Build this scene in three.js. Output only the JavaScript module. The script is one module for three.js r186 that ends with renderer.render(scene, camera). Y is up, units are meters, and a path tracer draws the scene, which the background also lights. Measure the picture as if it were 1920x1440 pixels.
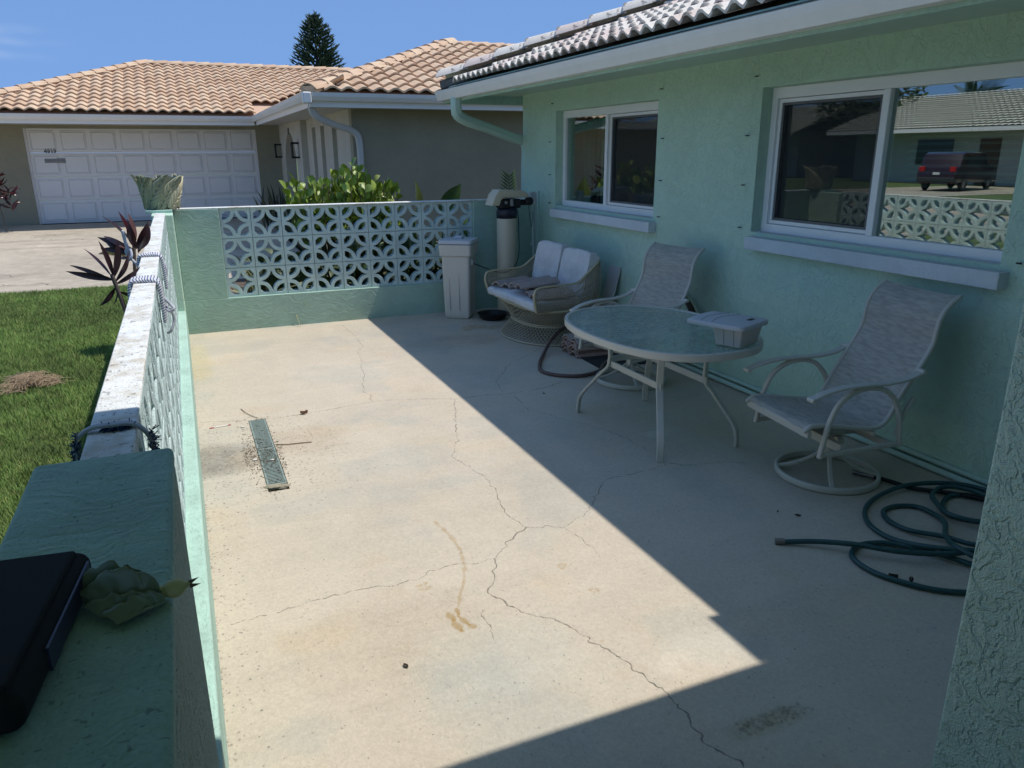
import * as THREE from 'three';
import { mergeGeometries, mergeVertices, toCreasedNormals } from 'three/addons/utils/BufferGeometryUtils.js';
import { RoundedBoxGeometry } from 'three/addons/geometries/RoundedBoxGeometry.js';
import { FontLoader } from 'three/addons/loaders/FontLoader.js';
import { TextGeometry } from 'three/addons/geometries/TextGeometry.js';

// ---------------------------------------------------------------- camera, sky, sun, exposure
const scene = new THREE.Scene();
const camera = new THREE.PerspectiveCamera(54.14, 4 / 3, 0.05, 600);
camera.position.set(0, 1.788, 0);
camera.up.set(0.12056, 0.95574, -0.26839);
camera.lookAt(0.37781, 1.788 - 0.29419, -0.8779);

const renderer = new THREE.WebGLRenderer({ antialias: true });
renderer.setSize(1024, 768);
renderer.toneMapping = THREE.LinearToneMapping;
renderer.toneMappingExposure = 1.14;
renderer.shadowMap.enabled = true;

const sunDir = new THREE.Vector3(0.446, 1, 0.045).normalize();
const sun = new THREE.DirectionalLight(new THREE.Color(1.0, 0.945, 0.86), 3.7);
sun.position.copy(sunDir).multiplyScalar(60).add(new THREE.Vector3(0, 0, -8));
sun.target.position.set(0, 0, -8);
sun.castShadow = true; sun.shadow.radius = 1.2; sun.shadow.mapSize.set(4096, 4096);
Object.assign(sun.shadow.camera, { left: -30, right: 30, top: 30, bottom: -30, near: 1, far: 140 });
scene.add(sun, sun.target);

{ // clear blue sky: paler toward the horizon, a broad soft glow round the sun, three thin wisps of cirrus
  const W = 2048, H = 1024, d = new Float32Array(W * H * 4), v = new THREE.Vector3();
  const wisps = [[-0.185, 0.125, 0.05, 0.0042, 0.15], [-0.175, 0.1135, 0.06, 0.0028, 0.11], [-0.185, 0.0995, 0.055, 0.0036, 0.12], [-0.33, 0.13, 0.10, 0.006, 0.12]];
  for (let j = 0; j < H; j++) for (let i = 0; i < W; i++) {
    const th = ((j + 0.5) / H - 0.5) * Math.PI, ph = ((i + 0.5) / W - 0.5) * 2 * Math.PI;
    v.set(Math.cos(th) * Math.cos(ph), Math.sin(th), Math.cos(th) * Math.sin(ph));
    const h = Math.max(0, v.y), k = Math.pow(1 - h, 3), mu = Math.max(0, v.dot(sunDir));
    let r = 0.138 + 0.048 * k, g = 0.262 + 0.095 * k, b = 0.53 + 0.18 * k;
    const gl = 0.10 * Math.pow(mu, 6) + 0.35 * Math.pow(mu, 60);
    r += gl; g += gl * 0.97; b += gl * 0.9;
    const az = Math.atan2(v.x, -v.z);
    for (const [a0, e0, wa, we, s] of wisps) {
      const da = (az - a0) / wa, de = (th - e0 - 0.0012 * Math.sin(az * 43 + e0 * 90)) / we, c = s * Math.exp(-da * da - de * de) * (0.75 + 0.25 * Math.sin(az * 140 + th * 300));
      r += c; g += c * 0.85; b += c * 0.55;
    }
    if (v.y < 0) { r = 0.16; g = 0.19; b = 0.20; }
    const o = (j * W + i) * 4; d[o] = r; d[o + 1] = g; d[o + 2] = b; d[o + 3] = 1;
  }
  const t = new THREE.DataTexture(d, W, H, THREE.RGBAFormat, THREE.FloatType);
  t.mapping = THREE.EquirectangularReflectionMapping; t.magFilter = t.minFilter = THREE.LinearFilter; t.needsUpdate = true;
  scene.background = t; scene.environment = t;
}

// ---------------------------------------------------------------- helpers
let seed = 1;
const reseed = s => { seed = s >>> 0; };
const rnd = () => { seed = (seed + 0x6d2b79f5) >>> 0; let t = seed; t = Math.imul(t ^ (t >>> 15), t | 1); t ^= t + Math.imul(t ^ (t >>> 7), t | 61); return ((t ^ (t >>> 14)) >>> 0) / 4294967296; };
const rr = (a, b) => a + (b - a) * rnd();
const V = (x, y, z) => new THREE.Vector3(x, y, z);
const lerp = (a, b, t) => a + (b - a) * t, clamp01 = t => Math.min(1, Math.max(0, t));
const sstep = (a, b, t) => { t = clamp01((t - a) / (b - a)); return t * t * (3 - 2 * t); };
const LAT = new Float32Array(65536); reseed(77); for (let i = 0; i < 65536; i++) LAT[i] = rnd();
// value noise on a lattice that wraps every P cells
function vn(x, y, P = 256, o = 0) {
  const xi = Math.floor(x), yi = Math.floor(y); let fx = x - xi, fy = y - yi; fx = fx * fx * (3 - 2 * fx); fy = fy * fy * (3 - 2 * fy);
  const w = n => ((n % P) + P) % P, x0 = w(xi), x1 = w(xi + 1), y0 = w(yi) * 256, y1 = w(yi + 1) * 256;
  const a = LAT[(x0 + y0 + o * 7919) & 65535], b = LAT[(x1 + y0 + o * 7919) & 65535], c = LAT[(x0 + y1 + o * 7919) & 65535], d = LAT[(x1 + y1 + o * 7919) & 65535];
  return a + (b - a) * fx + (c - a) * fy + (a - b - c + d) * fx * fy;
}
function fbm(x, y, oct, P = 256, o = 0) { let s = 0, a = 0.5, n = 0; for (let k = 0; k < oct; k++) { s += a * vn(x, y, P, o + k); n += a; a *= 0.5; x *= 2; y *= 2; P = Math.min(256, P * 2); } return s / n; }
function tex(W, H, fn, srgb) {   // fn(u, v, out) with u, v in 0..1; out holds 0..1
  const d = new Uint8Array(W * H * 4), o = [0, 0, 0, 1];
  for (let j = 0; j < H; j++) for (let i = 0; i < W; i++) {
    o[3] = 1; fn((i + 0.5) / W, (j + 0.5) / H, o); const k = (j * W + i) * 4;
    for (let c = 0; c < 4; c++) d[k + c] = Math.max(0, Math.min(255, Math.round(o[c] * 255)));
  }
  const t = new THREE.DataTexture(d, W, H, THREE.RGBAFormat); t.wrapS = t.wrapT = THREE.RepeatWrapping;
  t.magFilter = THREE.LinearFilter; t.minFilter = THREE.LinearMipmapLinearFilter; t.generateMipmaps = true; t.anisotropy = 8;
  if (srgb) t.colorSpace = THREE.SRGBColorSpace; t.needsUpdate = true; return t;
}
const rep = (t, m) => { const c = t.clone(); c.repeat.set(1 / m, 1 / m); c.needsUpdate = true; return c; };
const lin = (r, g, b) => new THREE.Color().setRGB(r, g, b);
const mat = (r, g, b, rough = 0.8, more = {}) => new THREE.MeshStandardMaterial({ color: lin(r, g, b), roughness: rough, ...more });
// uv in metres from the dominant axis of each face
function muv(g) {
  if (g.index) g = g.toNonIndexed();
  const p = g.attributes.position, uv = new Float32Array(p.count * 2), a = V(), b = V(), c = V();
  for (let i = 0; i < p.count; i += 3) {
    a.fromBufferAttribute(p, i); b.fromBufferAttribute(p, i + 1); c.fromBufferAttribute(p, i + 2);
    const n = b.clone().sub(a).cross(c.clone().sub(a)), ax = Math.abs(n.x), ay = Math.abs(n.y), az = Math.abs(n.z);
    [a, b, c].forEach((q, k) => { const o = (i + k) * 2; if (ax >= ay && ax >= az) { uv[o] = q.z; uv[o + 1] = q.y; } else if (ay >= az) { uv[o] = q.x; uv[o + 1] = q.z; } else { uv[o] = q.x; uv[o + 1] = q.y; } });
  }
  g.setAttribute('uv', new THREE.BufferAttribute(uv, 2)); return g;
}
function bx(x0, x1, y0, y1, z0, z1, bev = 0) {
  const w = x1 - x0, h = y1 - y0, d = z1 - z0;
  const g = bev > 0 ? new RoundedBoxGeometry(w, h, d, 2, Math.min(bev, w * 0.49, h * 0.49, d * 0.49)) : new THREE.BoxGeometry(w, h, d);
  g.translate((x0 + x1) / 2, (y0 + y1) / 2, (z0 + z1) / 2); return muv(g);
}
function mg(list) {
  const l = list.map(g => { let n = g.index ? g.toNonIndexed() : g; const o = new THREE.BufferGeometry(); o.setAttribute('position', n.attributes.position); if (!n.attributes.normal) n.computeVertexNormals(); o.setAttribute('normal', n.attributes.normal); o.setAttribute('uv', n.attributes.uv || new THREE.BufferAttribute(new Float32Array(n.attributes.position.count * 2), 2)); return o; });
  return l.length === 1 ? l[0] : mergeGeometries(l);
}
const used = {};
function nm(n) { used[n] = (used[n] || 0) + 1; return used[n] === 1 ? n : n + '_' + String(used[n] - 1).padStart(3, '0'); }
function part(name, g, m, parent) {
  const o = new THREE.Mesh(Array.isArray(g) ? mg(g) : g, m); o.name = name; o.castShadow = o.receiveShadow = true; parent.add(o); return o;
}
function tag(o, label, category, group, kind) { o.userData.label = label; o.userData.category = category; if (group) o.userData.group = group; if (kind) o.userData.kind = kind; return o; }
function thing(name, label, category, pos = [0, 0, 0], turn = 0, group) {
  const o = new THREE.Group(); o.name = nm(name); o.position.set(...pos); o.rotation.y = turn; scene.add(o); return tag(o, label, category, group);
}
function one(name, g, m, label, category, group) { return tag(part(nm(name), g, m, scene), label, category, group); }
function struct(name, g, m, label) { const o = part(nm(name), g, m, scene); o.userData.kind = 'structure'; o.userData.label = label; o.userData.category = name.split('_').pop(); return o; }
function tube(pts, r, n = 40, rad = 8, closed = false, cap = true) {
  const c = pts.getPoint ? pts : new THREE.CatmullRomCurve3(pts, closed, 'centripetal');
  const g = new THREE.TubeGeometry(c, n, r, rad, closed); if (closed || !cap) return g;
  const e = [g]; for (const t of [0, 1]) { const s = new THREE.SphereGeometry(r, rad, 4); s.translate(...c.getPoint(t).toArray()); e.push(s); } return mg(e);
}
// a flat bar swept along pts: width axis w (half width hw), half thickness ht, chamfered edges
function bar(pts, w, hw, ht, n = 0) {
  let P = pts; if (n) { const c = new THREE.CatmullRomCurve3(pts, false, 'centripetal'); P = c.getSpacedPoints(n); }
  const k = Math.min(hw, ht) * 0.45, prof = [[hw, ht - k], [hw - k, ht], [-hw + k, ht], [-hw, ht - k], [-hw, -ht + k], [-hw + k, -ht], [hw - k, -ht], [hw, -ht + k]];
  const pos = [], idx = [], W = w.clone().normalize();
  P.forEach((p, i) => {
    const t = P[Math.min(P.length - 1, i + 1)].clone().sub(P[Math.max(0, i - 1)]).normalize(), wd = W.clone().addScaledVector(t, -W.dot(t)).normalize(), nn = t.clone().cross(wd);
    for (const [a, b] of prof) { const q = p.clone().addScaledVector(wd, a).addScaledVector(nn, b); pos.push(q.x, q.y, q.z); }
  });
  for (let i = 0; i < P.length - 1; i++) for (let j = 0; j < 8; j++) { const a = i * 8 + j, b = i * 8 + (j + 1) % 8; idx.push(a, b, a + 8, b, b + 8, a + 8); }
  const L = (P.length - 1) * 8; for (let j = 1; j < 7; j++) { idx.push(0, j + 1, j); idx.push(L, L + j, L + j + 1); }
  const g = new THREE.BufferGeometry(); g.setAttribute('position', new THREE.Float32BufferAttribute(pos, 3)); g.setIndex(idx);
  const f = g.toNonIndexed(); f.computeVertexNormals(); return muv(toCreasedNormals(f, 0.7));
}
// a closed ring of rectangular section
function ring(R, r0, y0, y1, seg = 48, ez = 1) { const c = Math.min(0.006, (R - r0) * 0.3); const g = new THREE.LatheGeometry([[r0, y0 + c], [r0 + c, y0], [R - c, y0], [R, y0 + c], [R, y1 - c], [R - c, y1], [r0 + c, y1], [r0, y1 - c], [r0, y0 + c]].map(p => new THREE.Vector2(...p)), seg); if (ez !== 1) g.scale(1, 1, ez); return g; }
function lathe(pts, seg = 32) { return new THREE.LatheGeometry(pts.map(p => new THREE.Vector2(...p)), seg); }
const moved = (g, x, y, z, ry = 0, rx = 0, rz = 0) => { const m = new THREE.Matrix4().makeRotationFromEuler(new THREE.Euler(rx, ry, rz, 'YXZ')); m.setPosition(x, y, z); return g.clone().applyMatrix4(m); };
// a surface patch from f(u, v) -> Vector3
function patch(f, nu, nv) {
  const pos = [], uv = [], idx = [];
  for (let j = 0; j <= nv; j++) for (let i = 0; i <= nu; i++) { const p = f(i / nu, j / nv); pos.push(p.x, p.y, p.z); uv.push(i / nu, j / nv); }
  for (let j = 0; j < nv; j++) for (let i = 0; i < nu; i++) { const a = j * (nu + 1) + i, b = a + 1, c = a + nu + 1, d = c + 1; idx.push(a, b, d, a, d, c); }
  const g = new THREE.BufferGeometry(); g.setAttribute('position', new THREE.Float32BufferAttribute(pos, 3)); g.setAttribute('uv', new THREE.Float32BufferAttribute(uv, 2)); g.setIndex(idx); g.computeVertexNormals(); return g;
}

// ---------------------------------------------------------------- textures and materials
// trowelled stucco: worm-like grooves left between knocked-down daubs, plus sand grain (tile 1.2 m)
const stuccoH = tex(1024, 1024, (u, v, o) => {
  const x = u * 32, y = v * 20, wx = (fbm(u * 12, v * 12, 3, 12, 3) - 0.5) * 4, wy = (fbm(u * 12, v * 12, 3, 12, 9) - 0.5) * 5;
  const n = fbm(x + wx, y + wy, 3, 256, 5), daub = sstep(0.40, 0.47, n) * 0.6 + sstep(0.53, 0.58, n) * 0.4;   // two trowelled levels with broken edges
  const cut = 1 - sstep(0, 0.03, Math.abs(fbm(x * 0.8 + wy, y * 0.5 + wx, 2, 256, 15) - 0.47)), gate = sstep(0.5, 0.7, vn(u * 20, v * 20, 20, 12));
  const h = 0.30 + 0.42 * daub - 0.30 * cut * gate + 0.16 * (vn(u * 256, v * 256, 256, 2) - 0.5) + 0.12 * (vn(u * 128, v * 128, 128, 22) - 0.5); o[0] = o[1] = o[2] = h;
});
// combed, brushed plaster (tile 1.0 m): drags running mostly sideways
const combH = tex(512, 512, (u, v, o) => {
  const w = fbm(u * 6, v * 6, 3, 6, 4) * 5; const n = fbm(u * 10 + w * 0.4, v * 40 + w * 1.6, 3, 256, 8); o[0] = o[1] = o[2] = 0.2 + 0.6 * n + 0.1 * vn(u * 200, v * 200, 200, 1);
});
const mottle = (c, amp, f, tint = [0, 0, 0]) => tex(512, 512, (u, v, o) => {
  const n = fbm(u * f, v * f, 5, f, 6) - 0.5, s = fbm(u * f * 6, v * f * 6, 3, f * 6, 31) - 0.5, k = 1 + amp * (n * 1.5 + s * 0.7);
  for (let i = 0; i < 3; i++) o[i] = Math.pow(clamp01(c[i] * k + tint[i] * Math.max(0, n)), 1 / 2.2);
}, true);
const M = {};
{
  const mint = [0.50, 0.68, 0.55], cMint = mottle(mint, 0.09, 6);
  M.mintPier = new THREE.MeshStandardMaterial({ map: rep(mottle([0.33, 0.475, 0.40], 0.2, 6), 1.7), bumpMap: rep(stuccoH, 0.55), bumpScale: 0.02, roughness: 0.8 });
  M.mint = new THREE.MeshStandardMaterial({ map: rep(cMint, 2.3), bumpMap: rep(stuccoH, 0.66), bumpScale: 0.0075, roughness: 0.78 });
  M.mintDeep = new THREE.MeshStandardMaterial({ map: rep(mottle([0.46, 0.60, 0.51], 0.10, 6), 1.7), bumpMap: rep(stuccoH, 0.8), bumpScale: 0.014, roughness: 0.8 });
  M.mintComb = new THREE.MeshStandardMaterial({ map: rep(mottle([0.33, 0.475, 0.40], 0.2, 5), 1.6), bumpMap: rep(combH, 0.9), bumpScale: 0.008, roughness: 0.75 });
  M.mintPale = new THREE.MeshStandardMaterial({ map: rep(mottle([0.40, 0.58, 0.50], 0.25, 8), 1.1), bumpMap: rep(stuccoH, 0.5), bumpScale: 0.004, roughness: 0.8 });
  M.mintFlat = mat(0.46, 0.61, 0.53, 0.7);
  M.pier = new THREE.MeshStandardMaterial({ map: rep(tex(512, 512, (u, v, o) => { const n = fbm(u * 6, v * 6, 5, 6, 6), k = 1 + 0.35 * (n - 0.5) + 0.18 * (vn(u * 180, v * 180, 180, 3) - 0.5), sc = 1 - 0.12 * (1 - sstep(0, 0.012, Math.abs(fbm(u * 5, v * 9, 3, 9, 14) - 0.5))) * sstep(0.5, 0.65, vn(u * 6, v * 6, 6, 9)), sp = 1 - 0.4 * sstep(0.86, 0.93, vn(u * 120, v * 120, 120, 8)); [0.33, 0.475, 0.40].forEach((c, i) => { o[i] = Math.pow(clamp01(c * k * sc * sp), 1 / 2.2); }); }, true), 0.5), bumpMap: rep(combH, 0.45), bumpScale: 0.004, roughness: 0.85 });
  const pit = tex(512, 512, (u, v, o) => { const s = sstep(0.70, 0.82, vn(u * 90, v * 90, 90, 2)) * 0.5, h = 0.7 + 0.25 * fbm(u * 20, v * 20, 4, 20, 7) - s; o[0] = o[1] = o[2] = h; });
  M.block = new THREE.MeshStandardMaterial({ map: rep(mottle([0.50, 0.625, 0.615], 0.2, 7), 0.8), bumpMap: rep(pit, 0.35), bumpScale: 0.004, roughness: 0.85 });
  // chipped white paint over bare beige concrete
  M.coping = new THREE.MeshStandardMaterial({ map: rep(tex(1024, 1024, (u, v, o) => {
    const n = fbm(u * 5, v * 5, 6, 5, 3) + 0.10 * (vn(u * 70, v * 70, 70, 5) - 0.5), bare = 0.75 * sstep(0.50, 0.66, n), k = 1 + 0.25 * (fbm(u * 40, v * 40, 3, 40, 9) - 0.5), sp = sstep(0.83, 0.9, vn(u * 120, v * 120, 120, 4)) * 0.45;
    const p = [0.72, 0.74, 0.73], q = [0.50, 0.45, 0.36]; for (let i = 0; i < 3; i++) o[i] = Math.pow(clamp01(lerp(p[i], q[i], bare) * k * (1 - sp)), 1 / 2.2);
  }, true), 1.3), bumpMap: rep(pit, 0.3), bumpScale: 0.003, roughness: 0.85 });
  M.white = mat(0.82, 0.82, 0.81, 0.35);
  M.gutter = new THREE.MeshStandardMaterial({ map: rep(mottle([0.79, 0.78, 0.75], 0.08, 5), 2), roughness: 0.4 });
  M.sill = new THREE.MeshStandardMaterial({ map: rep(mottle([0.60, 0.65, 0.68], 0.12, 6), 1.2), bumpMap: rep(stuccoH, 0.5), bumpScale: 0.003, roughness: 0.8 });
  M.dark = mat(0.02, 0.02, 0.022, 0.6); M.black = mat(0.008, 0.008, 0.009, 0.5);
  M.greyPlastic = mat(0.12, 0.12, 0.12, 0.5);
  M.glass = new THREE.MeshPhysicalMaterial({ color: lin(0.66, 0.82, 0.76), roughness: 0.0, transmission: 1, thickness: 0, ior: 3.0, specularIntensity: 1 });
  M.screen = new THREE.MeshStandardMaterial({ color: lin(0.025, 0.027, 0.03), roughness: 0.9, transparent: true, opacity: 0.36 });
  M.room = mat(0.32, 0.31, 0.28, 0.9); M.blind = mat(0.55, 0.54, 0.5, 0.7);
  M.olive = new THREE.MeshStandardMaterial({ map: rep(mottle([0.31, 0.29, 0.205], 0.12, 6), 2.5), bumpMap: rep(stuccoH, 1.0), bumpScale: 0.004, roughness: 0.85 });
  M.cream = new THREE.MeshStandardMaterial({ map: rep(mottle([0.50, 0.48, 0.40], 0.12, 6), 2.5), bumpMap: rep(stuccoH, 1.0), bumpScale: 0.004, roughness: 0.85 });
  M.doorWhite = mat(0.82, 0.80, 0.77, 0.45);
  const clay = (a, amp) => new THREE.MeshStandardMaterial({ map: rep(mottle(a, amp, 6), 0.9), roughness: 0.8 });
  M.terra = [clay([0.60, 0.425, 0.285], 0.14), clay([0.63, 0.455, 0.31], 0.14), clay([0.56, 0.385, 0.25], 0.18), clay([0.64, 0.48, 0.33], 0.14)];
  M.terraUnder = mat(0.55, 0.38, 0.27, 0.9);
  const lich = (a) => new THREE.MeshStandardMaterial({ map: rep(tex(256, 256, (u, v, o) => { const n = fbm(u * 8, v * 8, 5, 8, 5), s = sstep(0.62, 0.78, n), t = sstep(0.82, 0.93, vn(u * 60, v * 60, 60, 3)); for (let i = 0; i < 3; i++) o[i] = Math.pow(clamp01(a[i] * (0.85 + 0.3 * fbm(u * 4, v * 4, 3, 4, 2)) * (1 - 0.62 * s) * (1 - 0.5 * t)), 1 / 2.2); }, true), 0.42), roughness: 0.85 });
  M.chalk = [lich([0.68, 0.63, 0.56]), lich([0.66, 0.56, 0.50]), lich([0.71, 0.67, 0.60])];
  M.mortar = new THREE.MeshStandardMaterial({ map: rep(mottle([0.17, 0.165, 0.15], 0.7, 9), 0.5), bumpMap: rep(pit, 0.2), bumpScale: 0.008, roughness: 0.95 });
  M.tan = new THREE.MeshStandardMaterial({ map: rep(mottle([0.54, 0.51, 0.43], 0.1, 6), 0.6), roughness: 0.42 });
  M.looseTile = new THREE.MeshStandardMaterial({ map: rep(mottle([0.36, 0.29, 0.265], 0.3, 7), 0.5), roughness: 0.9 });
  M.pinkTile = new THREE.MeshStandardMaterial({ map: rep(mottle([0.42, 0.28, 0.23], 0.35, 7), 0.4), roughness: 0.9 });
}

// ---------------------------------------------------------------- ground, driveway, patio
const XW = 3.898, ZF = -8.307, T = 1.268;      // house wall plane, far wall plane, garden wall height
{
  const gt = tex(1024, 1024, (u, v, o) => { const n = fbm(u * 12, v * 12, 5, 12, 3), s = vn(u * 200, v * 200, 200, 5), k = (0.6 + 0.8 * n) * (0.6 + 0.8 * s); o[0] = Math.pow(0.085 * k, 1 / 2.2); o[1] = Math.pow(0.13 * k, 1 / 2.2); o[2] = Math.pow(0.032 * k, 1 / 2.2); }, true);
  const g = new THREE.PlaneGeometry(700, 700, 1, 1); g.rotateX(-Math.PI / 2); g.translate(0, -0.12, 0);
  struct('ground', muv(g), new THREE.MeshStandardMaterial({ map: rep(gt, 3), roughness: 1 }), 'green lawn ground beyond the garden wall');
  // neighbour's driveway rises gently to the garage
  const dt = tex(1024, 1024, (u, v, o) => {
    const n = fbm(u * 6, v * 6, 6, 6, 3), s = fbm(u * 50, v * 50, 3, 50, 9), st = sstep(0.55, 0.75, fbm(u * 4, v * 18, 4, 18, 14)) * 0.18;
    const w = fbm(u * 9, v * 9, 4, 9, 17); const cr = (1 - sstep(0, 0.006, Math.abs(fbm(u * 4 + w * 1.1, v * 4 + w, 2, 4, 23) - 0.5))) * sstep(0.48, 0.62, vn(u * 7, v * 7, 7, 30));
    const sp = sstep(0.86, 0.95, vn(u * 230, v * 230, 230, 12)) * 0.4, k = (0.75 + 0.5 * n) * (0.85 + 0.3 * s) * (1 - st) * (1 - 0.75 * cr) * (1 - sp);
    o[0] = Math.pow(0.43 * k, 1 / 2.2); o[1] = Math.pow(0.375 * k, 1 / 2.2); o[2] = Math.pow(0.295 * k, 1 / 2.2);
  }, true);
  const P = (x, z) => V(x, -0.1 + 0.26 * clamp01((-12.6 - z) / 9.05), z);
  const dg = patch((u, v) => { const z = lerp(-12.62 + 0.06 * Math.sin(u * 70) * 0.4, -21.66, v); return P(lerp(-14, 2.05, u), z); }, 60, 20);
  struct('driveway', muv(dg), new THREE.MeshStandardMaterial({ map: rep(dt, 5.3), roughness: 0.9 }), 'pale weathered concrete driveway with cracks in front of the garage');
  const bg = patch((u, v) => V(lerp(0.3, 8, u), -0.095 + 0.02 * vn(u * 30, v * 20, 64, 3), lerp(-8.4, -12.55, v)), 60, 40);
  struct('garden_bed', muv(bg), new THREE.MeshStandardMaterial({ map: rep(mottle([0.10, 0.07, 0.045], 0.9, 12), 0.8), roughness: 1 }), 'dark mulched planting bed behind the breeze block wall');
  const bg2 = patch((u, v) => V(lerp(2.05, 2.7, u), lerp(0.0, 0.2, v) + 0.02 * vn(u * 9, v * 30, 64, 3), lerp(-12.55, -21.1, v)), 8, 40);
  struct('garden_bed', muv(bg2), new THREE.MeshStandardMaterial({ map: rep(mottle([0.10, 0.07, 0.045], 0.9, 12), 0.8), roughness: 1 }), 'narrow planting bed along the side wall of the neighbouring house');
  const rg = new THREE.PlaneGeometry(6.5, 300); rg.rotateX(-Math.PI / 2); rg.translate(-18.5, -0.112, -20);
  struct('road', muv(rg), new THREE.MeshStandardMaterial({ map: rep(mottle([0.06, 0.06, 0.06], 0.4, 8), 3), roughness: 0.9 }), 'grey asphalt street mirrored in the window');
  const d2 = new THREE.PlaneGeometry(11, 7); d2.rotateX(-Math.PI / 2); d2.translate(-27.5, -0.111, -27);
  struct('driveway', muv(d2), new THREE.MeshStandardMaterial({ map: rep(dt, 4.1), roughness: 0.9 }), 'concrete driveway across the street mirrored in the window');
}
const DR = { x0: 0.262, x1: 0.376, za: -5.289, zb: -4.02 };   // drain slot in the slab
{
  const X0 = -0.08, X1 = 3.92, Z0 = -8.33, Z1 = 0.67, N = 2048;
  const CR = [[5,-0.06,-5.39,0.1,-5.35,0.24,-5.31],[5,0.42,-5.27,0.55,-5.28,0.64,-5.28,0.82,-5.3,1.02,-5.33,1.16,-5.35,1.32,-5.32,1.55,-5.25,1.77,-5.15,1.86,-5.16,2.16,-5.12,2.39,-5.12,2.54,-5.15,2.7,-5.23],[4,1.74,-5.15,1.64,-4.85,1.55,-4.58,1.48,-4.34,1.4,-4.18,1.35,-4.08,1.38,-3.97,1.41,-3.84,1.43,-3.68,1.42,-3.53,1.38,-3.37,1.37,-3.23,1.38,-3.1,1.39,-3.07],[5,1.39,-3.07,1.43,-3.05,1.5,-3.05,1.57,-3.0,1.69,-3.06,1.77,-3.11,1.83,-3.17,1.92,-3.27,2.01,-3.38,2.1,-3.42,2.25,-3.42,2.43,-3.44,2.51,-3.47,2.6,-3.39,2.74,-3.37,2.87,-3.33,2.98,-3.25],[6,1.39,-3.07,1.32,-3.02,1.25,-2.98,1.23,-2.94,1.18,-2.9,1.13,-2.86,1.12,-2.8,1.09,-2.77,1.08,-2.7,1.03,-2.65,1.01,-2.61,1.01,-2.58,1.03,-2.54,1.05,-2.48,1.08,-2.41,1.13,-2.37,1.19,-2.3,1.22,-2.23,1.24,-2.16,1.25,-2.11,1.28,-2.07,1.29,-2.0,1.32,-1.91,1.33,-1.83,1.34,-1.77,1.33,-1.73,1.34,-1.67,1.33,-1.61,1.32,-1.55,1.34,-1.5,1.36,-1.46,1.37,-1.41,1.4,-1.2],[4,1.13,-2.86,1.05,-2.85,0.98,-2.88,0.94,-2.89,0.89,-2.87,0.84,-2.87,0.76,-2.83,0.66,-2.83,0.57,-2.84,0.48,-2.85,0.39,-2.85,0.3,-2.84,0.19,-2.83,0.08,-2.81,0.0,-2.81],[4,1.47,-8.14,1.49,-7.53,1.47,-7.1,1.38,-6.87,1.35,-6.57,1.28,-6.31,1.27,-6.14,1.21,-5.91,1.15,-5.62,1.18,-5.5,1.16,-5.37],[4,3.23,-6.49,2.97,-6.26,2.77,-6.08,2.55,-5.93,2.39,-5.72,2.21,-5.45,2.15,-5.17],[4,2.2,-5.07,2.15,-4.75,2.2,-4.63,2.28,-4.44,2.38,-4.27,2.44,-4.13,2.5,-3.94,2.51,-3.68],[3,1.57,-2.99,1.59,-2.89,1.6,-2.77,1.59,-2.67],[3,0.23,-5.57,0.27,-5.42,0.32,-5.3],[3,0.93,-2.5,0.93,-2.44,0.93,-2.38,0.9,-2.3,0.9,-2.28]];
  const crack = new Float32Array(N * N), stain = new Float32Array(N * N), dark = new Float32Array(N * N);
  const toI = (x, z) => [(x - X0) / (X1 - X0) * N, (z - Z0) / (Z1 - Z0) * N];
  reseed(5);
  const dab = (A, x, z, r, s, soft = 1) => {      // r in metres
    const [ci, cj] = toI(x, z), ri = r / (X1 - X0) * N + 1.5, rj = r / (Z1 - Z0) * N + 1.5;
    for (let j = Math.max(0, Math.floor(cj - rj)); j <= Math.min(N - 1, cj + rj); j++) for (let i = Math.max(0, Math.floor(ci - ri)); i <= Math.min(N - 1, ci + ri); i++) {
      const dx = (i + 0.5 - ci) * (X1 - X0) / N, dz = (j + 0.5 - cj) * (Z1 - Z0) / N, q = Math.hypot(dx, dz) / r; if (q < 1.6) { const k = j * N + i, w = s * (1 - sstep(1 - 0.5 * soft, 1 + 0.6 * soft, q)); if (w > A[k]) A[k] = w; }
    }
  };
  const line = (A, pts, r, s, jit) => {
    for (let k = 0; k < pts.length - 1; k++) {
      const [ax, az] = pts[k], [bx_, bz] = pts[k + 1], L = Math.hypot(bx_ - ax, bz - az), n = Math.max(2, Math.ceil(L / 0.0018));
      for (let i = 0; i <= n; i++) { const t = i / n, x = lerp(ax, bx_, t), z = lerp(az, bz, t), q = (x + z * 1.7), j1 = jit * (vn(x * 30, z * 30, 256, 4) - 0.5) * 2 + jit * 0.8 * (vn(x * 90, z * 90, 256, 8) - 0.5); dab(A, x + j1, z + jit * (vn(x * 30, z * 30, 256, 14) - 0.5) * 2, r * (0.6 + 1.5 * Math.pow(vn(q * 34, 3, 256, 2), 1.6)), s * (0.8 + 0.4 * vn(q * 21, 9, 256, 6))); }
    }
  };
  for (const c of CR) { const pts = []; for (let i = 1; i < c.length; i += 2) pts.push([c[i], c[i + 1]]); line(crack, pts, 0.00031 * c[0], 0.8, 0.012); }
  line(stain, [[0.997, -3.317], [1.022, -3.142], [1.019, -3.002], [0.996, -2.865], [0.951, -2.753], [0.894, -2.641], [0.853, -2.561]], 0.006, 0.45, 0.004);
  line(stain, [[0.800, -2.532], [0.804, -2.485], [0.80, -2.45]], 0.011, 0.8, 0.008); line(stain, [[0.806, -2.44], [0.818, -2.405]], 0.009, 0.8, 0.006); line(stain, [[0.846, -2.55], [0.838, -2.50], [0.846, -2.46], [0.868, -2.41]], 0.007, 0.8, 0.006);
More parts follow.
